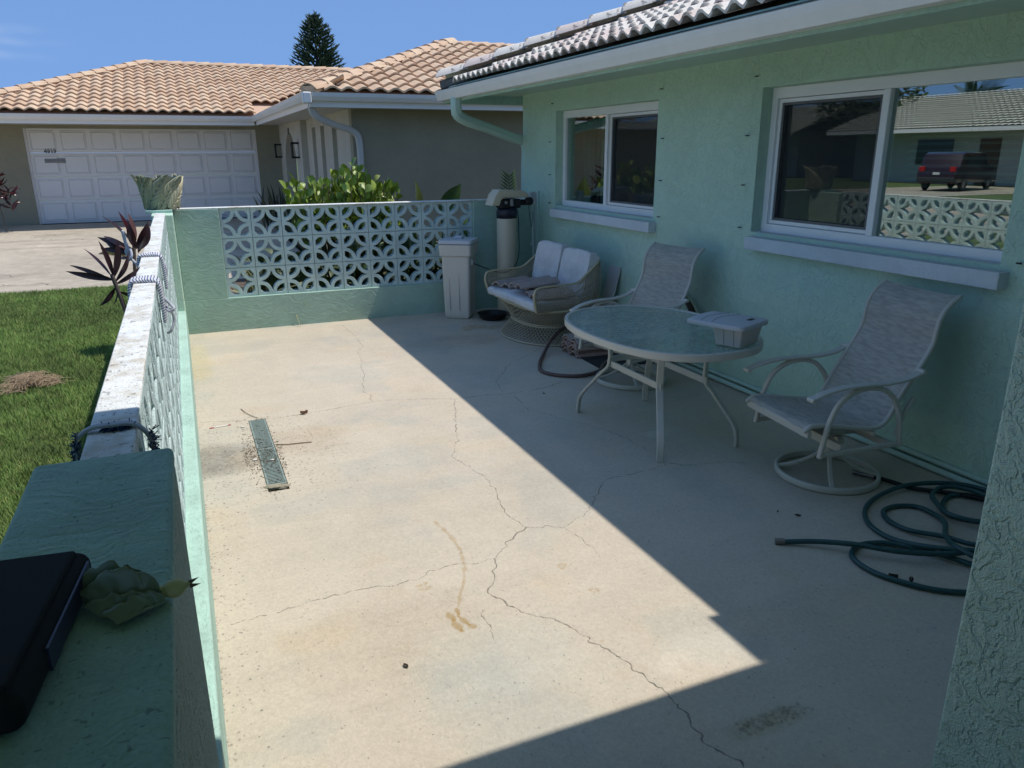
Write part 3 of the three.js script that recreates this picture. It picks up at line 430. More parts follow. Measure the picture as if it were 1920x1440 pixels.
// ---------------------------------------------------------------- the neighbour's house
const font = await new FontLoader().loadAsync('fonts/droid/droid_sans_bold.typeface.json');
{
  const h = thing('garage_house', 'beige house with white garage door and terracotta tiled roofs', 'house');
  const ZG = -21.7, D0 = [-3.187, 2.063], DY = [0.168, 2.395];
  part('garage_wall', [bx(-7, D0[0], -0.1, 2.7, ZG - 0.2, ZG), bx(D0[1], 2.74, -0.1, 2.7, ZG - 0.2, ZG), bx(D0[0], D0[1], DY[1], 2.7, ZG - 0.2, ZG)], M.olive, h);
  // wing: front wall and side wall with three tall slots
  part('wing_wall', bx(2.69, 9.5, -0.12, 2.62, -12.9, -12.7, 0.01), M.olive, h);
  const s = new THREE.Shape([[-17.3, -0.12], [-12.9, -0.12], [-12.9, 2.62], [-17.3, 2.62]].map(p => new THREE.Vector2(...p)));
  for (const z of [-16.62, -15.62, -14.42]) s.holes.push(new THREE.Path([[z, 0.3], [z, 2.30], [z + 0.42, 2.30], [z + 0.42, 0.3]].map(p => new THREE.Vector2(...p))));
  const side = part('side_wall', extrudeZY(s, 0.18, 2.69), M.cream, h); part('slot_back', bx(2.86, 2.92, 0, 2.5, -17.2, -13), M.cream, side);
  // entry screen with an arched opening
  const a = new THREE.Shape([[-20.9, 0], [-17.3, 0], [-17.3, 2.6], [-20.9, 2.6]].map(p => new THREE.Vector2(...p))), ar = new THREE.Path(); ar.moveTo(-20.1, 0.1); ar.lineTo(-18.15, 0.1); ar.lineTo(-18.15, 1.55); ar.absarc(-19.125, 1.3, 0.975, 0.26, Math.PI - 0.26, false); ar.lineTo(-20.1, 0.1); a.holes.push(ar);
  const entry = part('entry_wall', extrudeZY(a, 0.25, 2.56), M.cream, h); part('entry_door', bx(3.2, 3.26, 0.1, 2.5, -20.9, -17.4), mat(0.13, 0.15, 0.17, 0.5), h);
  for (const z of [-20.75, -17.75]) { part('wall_lantern', [bx(2.40, 2.43, 1.70, 2.02, z - 0.08, z + 0.08), bx(2.40, 2.565, 1.99, 2.03, z - 0.08, z + 0.08), bx(2.40, 2.565, 1.69, 1.73, z - 0.08, z + 0.08)], M.black, h); }
  part('wall_plaque', bx(2.54, 2.562, 2.22, 2.36, -19.2, -19.05), M.greyPlastic, entry);
  // garage door: four hinged sections, eight raised panels each
  const door = part('garage_door', [0, 1, 2, 3].map(i => { const H = (DY[1] - DY[0]) / 4; return bx(D0[0] + 0.05, D0[1] - 0.05, DY[0] + i * H + 0.003, DY[0] + (i + 1) * H - 0.003, ZG - 0.14, ZG - 0.10, 0.004); }), M.doorWhite, h);
  const pw = (D0[1] - D0[0] - 0.1) / 8, ph = (DY[1] - DY[0]) / 4, pg = mg([bx(-pw / 2 + 0.085, pw / 2 - 0.085, -ph / 2 + 0.09, ph / 2 - 0.09, 0, 0.022, 0.012), ...[[-1, 0], [1, 0]].map(([x]) => bx(x * (pw / 2 - 0.062) - 0.008, x * (pw / 2 - 0.062) + 0.008, -ph / 2 + 0.06, ph / 2 - 0.06, 0, 0.018, 0.005)), ...[-1, 1].map(y => bx(-pw / 2 + 0.06, pw / 2 - 0.06, y * (ph / 2 - 0.066) - 0.008, y * (ph / 2 - 0.066) + 0.008, 0, 0.0182, 0.005))]);
  for (let i = 0; i < 8; i++) for (let j = 0; j < 4; j++) { const p = part('panel', pg, M.doorWhite, door); p.position.set(D0[0] + 0.05 + pw * (i + 0.5), DY[0] + ph * (j + 0.5), ZG - 0.101); }
  part('door_frame', [bx(D0[0], D0[0] + 0.05, DY[0], DY[1], ZG - 0.16, ZG - 0.06), bx(D0[1] - 0.05, D0[1], DY[0], DY[1], ZG - 0.16, ZG - 0.06)], M.doorWhite, h);
  part('bottom_seal', bx(D0[0] + 0.05, D0[1] - 0.05, 0.12, DY[0] + 0.002, ZG - 0.15, ZG - 0.09), M.black, door);
  const num = new TextGeometry('4919', { font, size: 0.105, depth: 0.012, curveSegments: 3 }); num.scale(0.8, 1, 1); num.translate(D0[0] + 0.36, 1.83, ZG - 0.098); part('house_number', muv(num), M.black, door);
  part('mail_slot', [bx(D0[0] + 0.34, D0[0] + 0.78, 1.60, 1.70, ZG - 0.10, ZG - 0.07, 0.01), bx(D0[0] + 0.37, D0[0] + 0.75, 1.625, 1.665, ZG - 0.09, ZG - 0.055, 0.01)], mat(0.28, 0.26, 0.25, 0.4, { metalness: 0.7 }), door);
  // eaves: fascia and gutters
  const ex = 1.98, ez = -12.2;
  part('soffit', [bx(-7, 2.0, 2.47, 2.49, ZG - 0.02, -20.46), bx(2.0, 9.5, 2.47, 2.49, -12.7, -12.24), bx(2.0, 2.69, 2.471, 2.491, -20.46, -12.7)], mat(0.45, 0.45, 0.42, 0.8), h);
  part('fascia', [bx(-7, 1.94, 2.458, 2.57, -20.46, -20.44), bx(1.98, 9.5, 2.458, 2.57, -12.22, -12.2), bx(1.98, 2.0, 2.458, 2.57, -20.44, -12.22)], M.white, h);
  const k = (x, y) => new THREE.Vector2(x, y), prof = new THREE.Shape([k(0, 0), k(0.07, 0.0), k(0.105, 0.06), k(0.115, 0.115), k(0.105, 0.115), k(0.095, 0.06), k(0.065, 0.008), k(0.006, 0.008), k(0.006, 0.115), k(0, 0.115)]);
  const gx = (len) => { const g = new THREE.ExtrudeGeometry(prof, { depth: len, bevelEnabled: false }); return muv(g); };
  part('gutter', [gx(9).clone().applyMatrix4(new THREE.Matrix4().makeBasis(V(0, 0, 1), V(0, 1, 0), V(-1, 0, 0))).translate(1.94, 2.545, -20.44)], M.gutter, h);
  part('gutter', [gx(7.5).clone().applyMatrix4(new THREE.Matrix4().makeBasis(V(0, 0, 1), V(0, 1, 0), V(-1, 0, 0))).translate(9.5, 2.545, -12.2)], M.gutter, h);
  part('gutter', [gx(8.35).clone().applyMatrix4(new THREE.Matrix4().makeBasis(V(-1, 0, 0), V(0, 1, 0), V(0, 0, -1))).translate(1.98, 2.545, -12.09), bx(1.86, 1.99, 2.50, 2.662, -12.2, -12.06, 0.02)], M.gutter, h);
  const dp = [V(2.02, 2.55, -12.32), V(2.02, 2.42, -12.32), V(2.05, 2.36, -12.33), V(2.14, 2.30, -12.38), V(2.45, 2.20, -12.56), V(2.66, 2.14, -12.64), V(2.76, 2.07, -12.655), V(2.785, 1.96, -12.655), V(2.79, 1.5, -12.655), V(2.79, 0.0, -12.655)];
  const P = new THREE.CatmullRomCurve3(dp, false, 'centripetal').getSpacedPoints(70), dn = part('downspout', bar(P, V(0, 0, 1), 0.040, 0.05), mat(0.56, 0.54, 0.50, 0.5), h);
  const rb = []; for (const [i0, i1] of [[4, 12], [19, 27]]) for (let i = i0; i < i1; i++) { const t = P[i + 1].clone().sub(P[i - 1]).normalize(); rb.push(bar([P[i].clone().addScaledVector(t, -0.006), P[i].clone().addScaledVector(t, 0.006)], V(0, 0, 1), 0.043, 0.053)); } part('crimp', rb, mat(0.56, 0.54, 0.5, 0.5), dn);

  // roofs
  const S = 0.355, cs = Math.cos(Math.atan(S)), sn = Math.sin(Math.atan(S));
  const roof = part('roof', quad([
    [[-4.41, 2.66, -20.42], [ex, 2.66, -20.42], [9, 4.13, -24.4], [-0.43, 4.13, -24.4]], [[-4.41, 2.66, -20.42], [-0.43, 4.13, -24.4], [-4.41, 2.66, -28.4], [-4.41, 2.66, -28.4]],
    [[ex, 2.66, ez], [9.5, 2.66, ez], [9.5, 3.82, ez - 3.3], [ex + 3.3, 3.82, ez - 3.3]], [[ex, 2.66, ez], [ex + 3.3, 3.82, ez - 3.3], [ex + 3.3, 3.82, -22], [ex, 2.66, -20.5]], [[ex + 3.3, 3.82, ez - 3.3], [9.5, 3.82, ez - 3.3], [9.5, 2.4, -20], [ex + 3.3, 2.4, -20]], [[-0.43, 4.13, -24.4], [9, 4.13, -24.4], [9, 2.6, -29], [-4.6, 2.6, -29]]]), M.terraUnder, h);
  const g = tileGeo(0.243, 1, 0.36, 0.05, 0.03), sp = []; reseed(17);
  const lay = (along, down, org, nR, nC, x0, ok, exposure = 0.305) => { const q = new THREE.Quaternion().setFromRotationMatrix(slopeBasis(along, down)); for (let r = 0; r < nR; r++) for (let c = 0; c < nC; c++) { const p = org.clone().addScaledVector(along, x0 + c * 0.243).addScaledVector(down, -r * exposure); if (ok(p)) sp.push([p, q]); } };
  lay(V(1, 0, 0), V(0, -sn, cs), V(0, 2.675, -20.36), 14, 50, -4.7, p => p.x > -0.43 - (p.z + 24.4) * 1.02 + 0.02 && p.x < 6.2 && (p.x < ex - 0.1 || p.y > 2.9 + 0.0 * p.x) && p.z > -24.33 && !(p.x > ex + 0.2 && p.y < 2.66 + S * (p.x - ex) + 0.05));
  lay(V(1, 0, 0), V(0, -sn, cs), V(ex, 2.635, ez + 0.05), 12, 27, 0.1, p => p.x > ex + (ez - p.z) + 0.16 && p.z > ez - 3.28);
  lay(V(0, 0, -1), V(-cs, -sn, 0), V(ex - 0.05, 2.635, ez), 2, 34, 0.3, p => true);
  sp.sort((u, v) => u[0].lengthSq() - v[0].lengthSq());
  const rest = [];
  sp.forEach(([p, q], i) => {
    const e = new THREE.Quaternion().setFromAxisAngle(V(1, 0, 0), -0.12), Q = q.clone().multiply(e), jit = rr(-0.004, 0.004);
    if (i < 300) { const t = part('roof_tile', g, M.terra[Math.floor(rnd() * 3.999)], roof); t.position.copy(p); t.position.y += jit + 0.05; t.quaternion.copy(Q); t.rotateY(rr(-0.018, 0.018)); t.rotateX(rr(-0.014, 0.010)); }
    else rest.push(g.clone().applyMatrix4(new THREE.Matrix4().compose(p.clone().add(V(0, jit + 0.05, 0)), Q, V(1, 1, 1))));
  });
  const groups = [[], [], [], []]; rest.forEach(r => groups[Math.floor(rnd() * 3.999)].push(r));
  groups.forEach((l, i) => { if (l.length) part('roof_tile_field', l, M.terra[i], roof).userData.kind = 'stuff'; });
  const cap = capGeo(0.42, 0.15, 0.085);
  const run = (a, b, step, mi = 0) => { const d = b.clone().sub(a), L = d.length(); d.normalize(); part('ridge_bedding', bar([a.clone().setY(a.y - 0.01), b.clone().setY(b.y - 0.01)], d.clone().cross(V(0, 1, 0)), 0.12, 0.06), M.terra[0], roof); const sd = d.clone().cross(V(0, 1, 0)).normalize(), m = new THREE.Matrix4().makeBasis(sd, d.clone().negate().cross(sd).normalize(), d.clone().negate()); for (let k = 0; k * step < L; k++) { const c = part('ridge_cap', cap, M.terra[(k + mi) % 4], roof); c.quaternion.setFromRotationMatrix(m); c.position.copy(a).addScaledVector(d, k * step); c.rotateX(-0.045); } };
  run(V(-4.62, 2.735, -20.26), V(-0.43, 4.195, -24.4), 0.36); run(V(6.3, 4.18, -24.4), V(-0.5, 4.18, -24.4), 0.36, 1);
  run(V(ex - 0.02, 2.70, ez + 0.02), V(ex + 3.3, 3.89, ez - 3.3), 0.36, 2); run(V(9.4, 3.86, ez - 3.32), V(ex + 3.25, 3.86, ez - 3.32), 0.36);
}

// ---------------------------------------------------------------- plants
const leafMat = (r, g, b, rough = 0.5, tr = 0.25) => new THREE.MeshPhysicalMaterial({ color: lin(r, g, b), roughness: rough, transmission: tr, thickness: 0, side: THREE.DoubleSide });
// a leaf blade along +y from the origin: length L, half width w, shape power, fold and droop
function blade(L, w, pw = 1, fold = 0.3, droop = 0.3, nu = 4, nv = 8, tip = 1) {
  return patch((u, v) => { const s = (u - 0.5) * 2, ww = w * Math.pow(Math.sin(Math.PI * Math.pow(clamp01(0.02 + v * 0.98), pw)), tip), b = droop * v * v; return V(s * ww, L * v * Math.cos(b * 0.8), Math.abs(s) * ww * fold - L * v * Math.sin(b) * 0.9); }, nu, nv);
}
function put(name, g, m, parent, p, dir, roll = 0, sc = 1) { const o = part(name, g, m, parent); o.position.copy(p); o.quaternion.setFromUnitVectors(V(0, 1, 0), dir.clone().normalize()); o.rotateY(roll); o.scale.setScalar(sc); return o; }
{ // paddle-leaved bush behind the far wall
  const b = thing('paddle_leaf_bush', 'dense bush of glossy yellow green paddle leaves behind the pierced wall', 'bush', [1.85, -0.1, -9.55]);
  reseed(61);
  const gs = [blade(0.125, 0.045, 1.35, 0.25, 0.2, 4, 6, 0.75), blade(0.105, 0.040, 1.4, 0.2, 0.35, 4, 6, 0.75), blade(0.14, 0.05, 1.3, 0.3, 0.1, 4, 6, 0.75)];
  const ms = [leafMat(0.23, 0.33, 0.035, 0.45), leafMat(0.30, 0.40, 0.05, 0.45), leafMat(0.17, 0.26, 0.03, 0.45), leafMat(0.42, 0.46, 0.10, 0.45)];
  const stems = [], bulk = [[], [], [], []], top = x => 1.32 + 0.17 * Math.exp(-(((x - 0.15) / 0.55) ** 2)) + 0.07 * Math.sin(x * 9);
  const shoots = []; for (let k = 0; k < 170; k++) { const x = rr(-0.66, 0.66), z = rr(-0.32, 0.34), hh = top(x) * rr(0.80, 1.06) + 0.1 - 0.25 * Math.abs(x) ** 3; shoots.push([x, hh, z]); }
  let n = 0;
  shoots.sort((p, q) => q[1] - p[1]).forEach(([x, hh, z]) => {
    const base = V(x * 0.35 + rr(-0.05, 0.05), 0, z * 0.3), tipp = V(x, hh, z), mid = V(x * 0.8, hh * 0.55, z * 0.8); stems.push(tube([base, mid, tipp], 0.007, 8, 5));
    const L = 7; for (let i = 0; i < L; i++) { const t = i / L, p = tipp.clone().lerp(mid, t * 0.8), a = rr(0, 6.28), up = rr(0.9, 2.4) * (1 - t * 0.6), d = V(Math.cos(a), up, Math.sin(a)), gi = Math.floor(rnd() * 3), mi = Math.floor(Math.pow(rnd(), 0.9) * 3.3); if (n < 280) { put('leaf', gs[gi], ms[Math.min(3, mi)], b, p, d, rr(0, 6.28), rr(0.75, 1.15)); n++; } else { const q = new THREE.Quaternion().setFromUnitVectors(V(0, 1, 0), d.normalize()).multiply(new THREE.Quaternion().setFromAxisAngle(V(0, 1, 0), rr(0, 6.28))); const s = rr(0.7, 1.1); bulk[Math.min(3, mi)].push(gs[gi].clone().applyMatrix4(new THREE.Matrix4().compose(p, q, V(s, s, s)))); } }
  });
  part('stem', stems, mat(0.10, 0.09, 0.04, 0.8), b);
  bulk.forEach((l, i) => { if (l.length) part('foliage', l, ms[i], b).userData.kind = 'stuff'; });
}
{ // broad leaves and strap leaves in the bed
  reseed(71);
  const big = leafMat(0.07, 0.14, 0.03, 0.45), big2 = leafMat(0.12, 0.15, 0.03, 0.5);
  const p1 = thing('broad_leaf_plant', 'broad leaf plant with a torn yellowing leaf beside the bush', 'plant', [2.80, -0.1, -9.6]);
  part('stem', tube([V(0, 0, 0), V(-0.02, 0.6, 0), V(-0.04, 1.12, 0)], 0.02, 10, 6), big, p1);
  put('leaf', blade(0.52, 0.12, 0.9, 0.5, 0.1), big2, p1, V(-0.04, 1.05, 0), V(0.12, 1, 0.1), 0.9); put('leaf', blade(0.5, 0.11, 0.9, 0.4, 0.6), big, p1, V(-0.02, 0.7, 0), V(-0.7, 0.8, 0.4), 0.2); put('leaf', blade(0.5, 0.11, 0.9, 0.4, 0.7), big, p1, V(0, 0.6, 0), V(0.8, 0.6, 0.3), 1.5);
  const p2 = thing('broad_leaf_plant', 'dark broad leaf plant with one leaf slanting above the wall', 'plant', [3.18, -0.1, -9.6]);
  part('stem', tube([V(0, 0, 0), V(-0.01, 0.6, 0), V(-0.05, 1.2, 0)], 0.02, 10, 6), big, p2);
  put('leaf', blade(0.48, 0.13, 0.85, 0.2, 0.1), big, p2, V(-0.08, 1.16, 0), V(0.78, 0.75, 0.0), 0.3); put('leaf', blade(0.5, 0.12, 0.9, 0.4, 0.7), big, p2, V(0, 0.7, 0), V(0.6, 0.5, 0.6), 0.2); put('leaf', blade(0.45, 0.12, 0.9, 0.4, 0.7), big2, p2, V(0, 0.5, 0), V(-0.6, 0.5, 0.6), 0.7);
  const p3 = thing('palm_seedling', 'small feathery palm sprig above the softener tank', 'plant', [4.1, -0.1, -9.6]);
  part('stem', tube([V(0, 0, 0), V(0.02, 0.8, 0), V(0.0, 1.62, 0.0)], 0.008, 12, 5), big, p3); for (let k = 0; k < 9; k++) for (const s of [-1, 1]) put('leaf', blade(0.16, 0.012, 0.8, 0.3, 0.5, 2, 5), big, p3, V(0.0, 1.25 + k * 0.04, 0), V(s * 0.9, 0.35 + k * 0.06, 0.2), 0);
  const strap = (x, z, n, L, label, m) => { const p = thing('strap_leaf_plant', label, 'plant', [x, -0.1, z]); for (let k = 0; k < n; k++) { const a = rr(0, 6.28); put('leaf', blade(L * rr(0.6, 1.1), 0.022, 0.7, 0.4, rr(0.5, 1.3), 2, 7), m, p, V(Math.cos(a) * 0.04, 0, Math.sin(a) * 0.04), V(Math.cos(a) * rr(0.2, 0.8), 1, Math.sin(a) * rr(0.2, 0.8)), rr(0, 6)); } return p; };
  const sm = leafMat(0.10, 0.15, 0.03, 0.45), sm2 = leafMat(0.15, 0.16, 0.05, 0.5), sd = leafMat(0.025, 0.045, 0.015, 0.5);
  strap(0.72, -9.0, 46, 0.85, 'clump of arching strap leaves behind the left end blocks', sm2); strap(1.3, -8.95, 34, 0.6, 'low clump of strap leaves under the paddle leaf bush', sm); strap(2.35, -9.1, 30, 0.6, 'strap leaf clump behind the middle of the pierced wall', sm); strap(2.95, -9.05, 36, 0.75, 'bright strap leaf clump behind the brine tank', sm2); strap(3.6, -9.2, 24, 0.6, 'strap leaf clump behind the softener tank', sm);
  const up = (x, z, y, n, L, label) => { const p = thing('snake_plant', label, 'plant', [x, y, z]); for (let k = 0; k < n; k++) put('leaf', blade(L * rr(0.6, 1.1), 0.05, 0.75, 0.4, 0.15, 2, 6), sd, p, V(rr(-0.25, 0.25), 0, rr(-0.25, 0.25)), V(rr(-0.25, 0.25), 1, rr(-0.25, 0.25)), rr(0, 6)); };
  up(1.95, -18.3, 0.15, 16, 0.95, 'dark upright leaves beside the garage corner'); up(2.3, -16.0, 0.1, 18, 0.95, 'dark upright leaves in front of the arched entry');
}
{ // low leafy growth filling the bed behind the blocks
  reseed(77); const g = blade(0.16, 0.04, 1.0, 0.3, 0.5, 2, 4), n = 2600, im = new THREE.InstancedMesh(g, leafMat(1, 1, 1, 0.55, 0.15), n), m = new THREE.Matrix4(), c = new THREE.Color();
  for (let i = 0; i < n; i++) { const x = rr(0.75, 4.3), y = -0.1 + rnd() * 0.85 * (0.7 + 0.5 * vn(x * 3, 1, 64, 3)), z = -8.72 - rnd() * 1.7, d = V(rr(-1, 1), rr(-0.1, 1.2), rr(-0.6, 1)).normalize(), q = new THREE.Quaternion().setFromUnitVectors(V(0, 1, 0), d); q.multiply(new THREE.Quaternion().setFromAxisAngle(V(0, 1, 0), rr(0, 6.28))); const s = rr(0.6, 1.4); m.compose(V(x, y, z), q, V(s, s, s)); im.setMatrixAt(i, m); const k = rr(0.5, 1.3); c.setRGB(0.05 * k, 0.085 * k, 0.022 * k); im.setColorAt(i, c); }
  im.name = 'undergrowth'; tag(im, 'low dark leafy undergrowth in the bed behind the pierced wall', 'plants', null, 'stuff'); scene.add(im);
}
function tiPlant(name, label, pos, stemPts, crowns, dark = 0) {
  const p = thing(name, label, 'plant', pos); part('cane', tube(stemPts.map(q => V(...q)), 0.009, 16, 6), mat(0.10, 0.075, 0.06, 0.8), p);
  const ms = [leafMat(0.045, 0.010, 0.014, 0.32, 0.2), leafMat(0.075, 0.010, 0.016, 0.3, 0.2), leafMat(0.03, 0.012, 0.014, 0.35, 0.15), leafMat(0.17, 0.08, 0.075, 0.35, 0.2), leafMat(0.30, 0.22, 0.06, 0.5, 0.2)];
  for (const [x, y, z, dx, dy, dz, L, w, dr, mi, roll] of crowns) put('leaf', blade(L * 0.78, w * 0.66, 0.95, 0.35, dr, 4, 10), ms[mi], p, V(x, y, z), V(dx, dy, dz), roll);
  return p;
}
{
  reseed(83);
  tiPlant('ti_plant', 'taller burgundy ti plant tied to the wall with rope, nearer the leaf planter', [-0.245, -0.12, -4.55], [[-0.05, 0, 0.05], [-0.04, 0.8, 0.03], [-0.02, 1.28, 0.02], [-0.005, 1.44, 0]], [
    [0, 1.44, 0, -0.75, 1, 0.1, 0.27, 0.042, 0.05, 0, 1.5], [0, 1.44, 0, -0.28, 1, 0.1, 0.25, 0.036, 0.02, 1, 1.2], [0, 1.44, 0, -0.02, 1, -0.1, 0.22, 0.034, 0.05, 3, 0.9], [0, 1.42, 0, 0.55, 0.8, 0, 0.22, 0.034, 0.3, 2, 0.3], [0.01, 1.41, 0, 0.5, 0.55, 0.1, 0.20, 0.03, 0.5, 2, 0.6], [0, 1.41, 0, -0.9, 0.45, 0.1, 0.25, 0.03, 0.3, 2, 0.2], [0, 1.40, 0, -1, 0.25, 0.2, 0.22, 0.026, 0.3, 2, 0.4], [0, 1.39, 0, -1, 0.15, -0.1, 0.28, 0.022, 0.5, 4, 0.2], [0, 1.38, 0, -0.8, 0.35, 0.2, 0.26, 0.014, 1.1, 2, 0], [0, 1.37, 0, -0.7, 0.1, -0.2, 0.2, 0.012, 1.2, 2, 0], [-0.02, 1.42, 0.02, -0.95, 0.7, 0.3, 0.2, 0.022, 0.8, 3, 0.3], [0.01, 1.40, 0, 0.35, 0.9, -0.4, 0.2, 0.03, 0.3, 0, 0.3], [0.0, 1.43, 0.02, -0.1, 0.9, 0.6, 0.2, 0.03, 0.5, 0, 0]]);
  tiPlant('ti_plant', 'shorter burgundy ti plant leaning out over the lawn beside the wall', [-0.235, 0.055, -3.75], [[-0.02, -0.17, 0.05], [-0.02, 0.7, 0.03], [-0.03, 0.98, 0.02], [-0.075, 1.22, 0]], [
    [-0.075, 1.21, 0, -0.62, 1, 0.05, 0.21, 0.03, 0.05, 0, 1.4], [-0.07, 1.21, 0, -0.2, 1, 0.05, 0.22, 0.03, 0.02, 2, 1.1], [-0.07, 1.21, 0, 0.28, 0.9, 0, 0.22, 0.026, 0.2, 2, 0.6], [-0.075, 1.2, 0, -0.9, 0.5, 0.1, 0.24, 0.014, 0.5, 2, 0.3], [-0.075, 1.2, 0, -1, 0.3, 0.15, 0.24, 0.020, 0.3, 2, 0.2], [-0.07, 1.19, 0, 0.6, 0.7, 0.1, 0.2, 0.018, 0.6, 2, 0.4], [-0.07, 1.18, 0, 0.8, 0.4, 0, 0.18, 0.016, 0.5, 2, 0.2], [-0.07, 1.17, 0, -0.3, -0.4, 0.2, 0.14, 0.022, 0.2, 0, 0.3], [-0.06, 1.15, 0, 0.5, -0.2, 0.2, 0.16, 0.018, 0.5, 2, 0], [-0.065, 1.16, 0, -0.15, -0.8, 0.1, 0.1, 0.012, 0.2, 3, 0], [-0.07, 1.2, 0, -0.7, 0.25, -0.1, 0.12, 0.014, 0.3, 4, 0.4]]);
  const cr = []; for (let k = 0; k < 46; k++) { const t = rnd(), a = rr(0, 6.28), cy = k % 2 ? 1.05 : 1.35; cr.push([k % 2 ? 0.16 : -0.08, cy - t * 0.5, 0, Math.cos(a), rr(0.1, 1), Math.sin(a), rr(0.3, 0.45), 0.045, rr(0.3, 0.9), [0, 1, 1, 2][k % 4], rr(0, 6)]); }
  tiPlant('ti_plant', 'burgundy ti plant beside the garage door at the picture edge', [-3.62, 0.02, -20.3], [[0, 0, 0], [-0.05, 0.6, 0], [-0.08, 1.4, 0]], cr);
}
{ // norfolk pine far behind the roofs
  const t = thing('pine_tree', 'dark conical pine rising behind the terracotta roofs', 'tree', [8.05, -0.1, -46]); reseed(91);
  const H = 9.05; part('trunk', new THREE.CylinderGeometry(0.03, 0.2, H, 8).translate(0, H / 2, 0), mat(0.07, 0.05, 0.04, 0.9), t);
  const f = [[], []], cone = (p, d, L, r) => { const g = new THREE.ConeGeometry(r, L, 5, 1, true); g.translate(0, L / 2, 0); g.applyQuaternion(new THREE.Quaternion().setFromUnitVectors(V(0, 1, 0), d.normalize())); g.translate(p.x, p.y, p.z); return g; };
  for (let y = 3.2; y < H; y += 0.17) { const R = 2.35 * Math.pow(clamp01((H + 0.1 - y) / 5.6), 0.62), n = 9 + Math.floor(R * 3); for (let k = 0; k < n; k++) { const a = k / n * 6.283 + rr(0, 0.6), rise = 0.42, d = V(Math.cos(a), rise, Math.sin(a)).normalize(), L = R * rr(0.85, 1.08), o = V(0, y, 0); f[k & 1].push(cone(o.clone().addScaledVector(d, L * 0.35), d.clone(), L * 0.68, 0.075)); for (let j = 0; j < 7; j++) { const q = o.clone().addScaledVector(d, L * rr(0.3, 0.98)), e = d.clone().add(V(rr(-0.7, 0.7), rr(0.1, 0.9), rr(-0.7, 0.7))).normalize(); f[j & 1].push(cone(q, e, rr(0.16, 0.32), 0.045)); } } }
  for (const [x, h] of [[-0.32, 8.85], [0.06, 9.3]]) for (let j = 0; j < 16; j++) { const a = rr(0, 6.28); f[0].push(cone(V(x, h - 0.3 + j * 0.02, 0), V(Math.cos(a) * 0.8, 0.9, Math.sin(a) * 0.8), 0.2, 0.025)); } for (const [x, h] of [[-0.32, 8.5], [0.06, 8.7]]) f[0].push(cone(V(x, h, 0), V(0, 1, 0), 0.7, 0.04));
  part('crown', f[0], mat(0.030, 0.052, 0.026, 0.8), t); part('crown', f[1], mat(0.04, 0.065, 0.03, 0.8), t);
}
{ // turf
  reseed(101); const pos = [], tuft = []; for (let k = 0; k < 6; k++) { const a = rr(0, 6.28), r = rr(0, 0.012), x = Math.cos(a) * r, z = Math.sin(a) * r, h = rr(0.018, 0.055), lx = rr(-0.022, 0.022), lz = rr(-0.022, 0.022), w = 0.0019, c = Math.cos(a + 1.5) * w, s = Math.sin(a + 1.5) * w; pos.push(x - c, 0, z - s, x + c, 0, z + s, x + lx * 0.4 + c * 0.8, h * 0.6, z + lz * 0.4 + s * 0.8, x - c, 0, z - s, x + lx * 0.4 + c * 0.8, h * 0.6, z + lz * 0.4 + s * 0.8, x + lx * 0.4 - c * 0.8, h * 0.6, z + lz * 0.4 - s * 0.8, x + lx * 0.4 - c * 0.8, h * 0.6, z + lz * 0.4 - s * 0.8, x + lx * 0.4 + c * 0.8, h * 0.6, z + lz * 0.4 + s * 0.8, x + lx, h, z + lz); }
  const g = new THREE.BufferGeometry(); g.setAttribute('position', new THREE.Float32BufferAttribute(pos, 3)); g.computeVertexNormals();
  const n = 95000, im = new THREE.InstancedMesh(g, new THREE.MeshStandardMaterial({ color: 0xffffff, roughness: 0.75, side: THREE.DoubleSide }), n), m = new THREE.Matrix4(), q = new THREE.Quaternion(), c = new THREE.Color();
  for (let i = 0; i < n; i++) { const t = rnd(), z = -3.2 - 9.45 * t, x = -0.25 - rnd() * (0.95 + 0.21 * (-z - 3)), pt = fbm(x * 1.6, z * 1.6, 4, 256, 5), f2 = vn(x * 9, z * 9, 256, 8); q.setFromAxisAngle(V(0, 1, 0), rr(0, 6.28)); const s = rr(0.75, 1.25); m.compose(V(x, -0.12, z), q, V(s, s * (0.8 + 0.5 * pt), s)); im.setMatrixAt(i, m); const k = (0.55 + 0.9 * pt) * (0.75 + 0.5 * f2), y = rnd() < 0.09 ? 1 : 0; c.setRGB((0.165 + 0.11 * y) * k, (0.255 + 0.03 * y) * k, (0.06 + 0.04 * y) * k); im.setColorAt(i, c); }
  im.name = 'grass'; im.castShadow = im.receiveShadow = true; tag(im, 'short green lawn turf beside the long pierced wall', 'grass', null, 'stuff'); scene.add(im);
  const hay = []; for (let k = 0; k < 900; k++) { const a = rr(0, 6.28), r = Math.pow(rnd(), 0.7) * (0.75 + 0.35 * Math.sin(a * 3 + 1)), x = Math.cos(a) * r * 0.24, z = Math.sin(a) * r * 0.30, y = 0.008 + rnd() * 0.08 * (1 - r * r), b = rr(0, 6.28), L = rr(0.03, 0.13); hay.push(tube([V(x, y, z), V(x + Math.cos(b) * L * 0.5, y + rr(0, 0.02), z + Math.sin(b) * L * 0.5), V(x + Math.cos(b) * L, y, z + Math.sin(b) * L)], 0.0022, 3, 3, false, false)); }
  const hp = part(nm('dry_grass_pile'), hay, mat(0.36, 0.265, 0.17, 0.9), scene); hp.position.set(-1.36, -0.085, -7.25); tag(hp, 'heap of dry brown grass clippings lying on the lawn', 'grass pile', null, 'stuff');
}

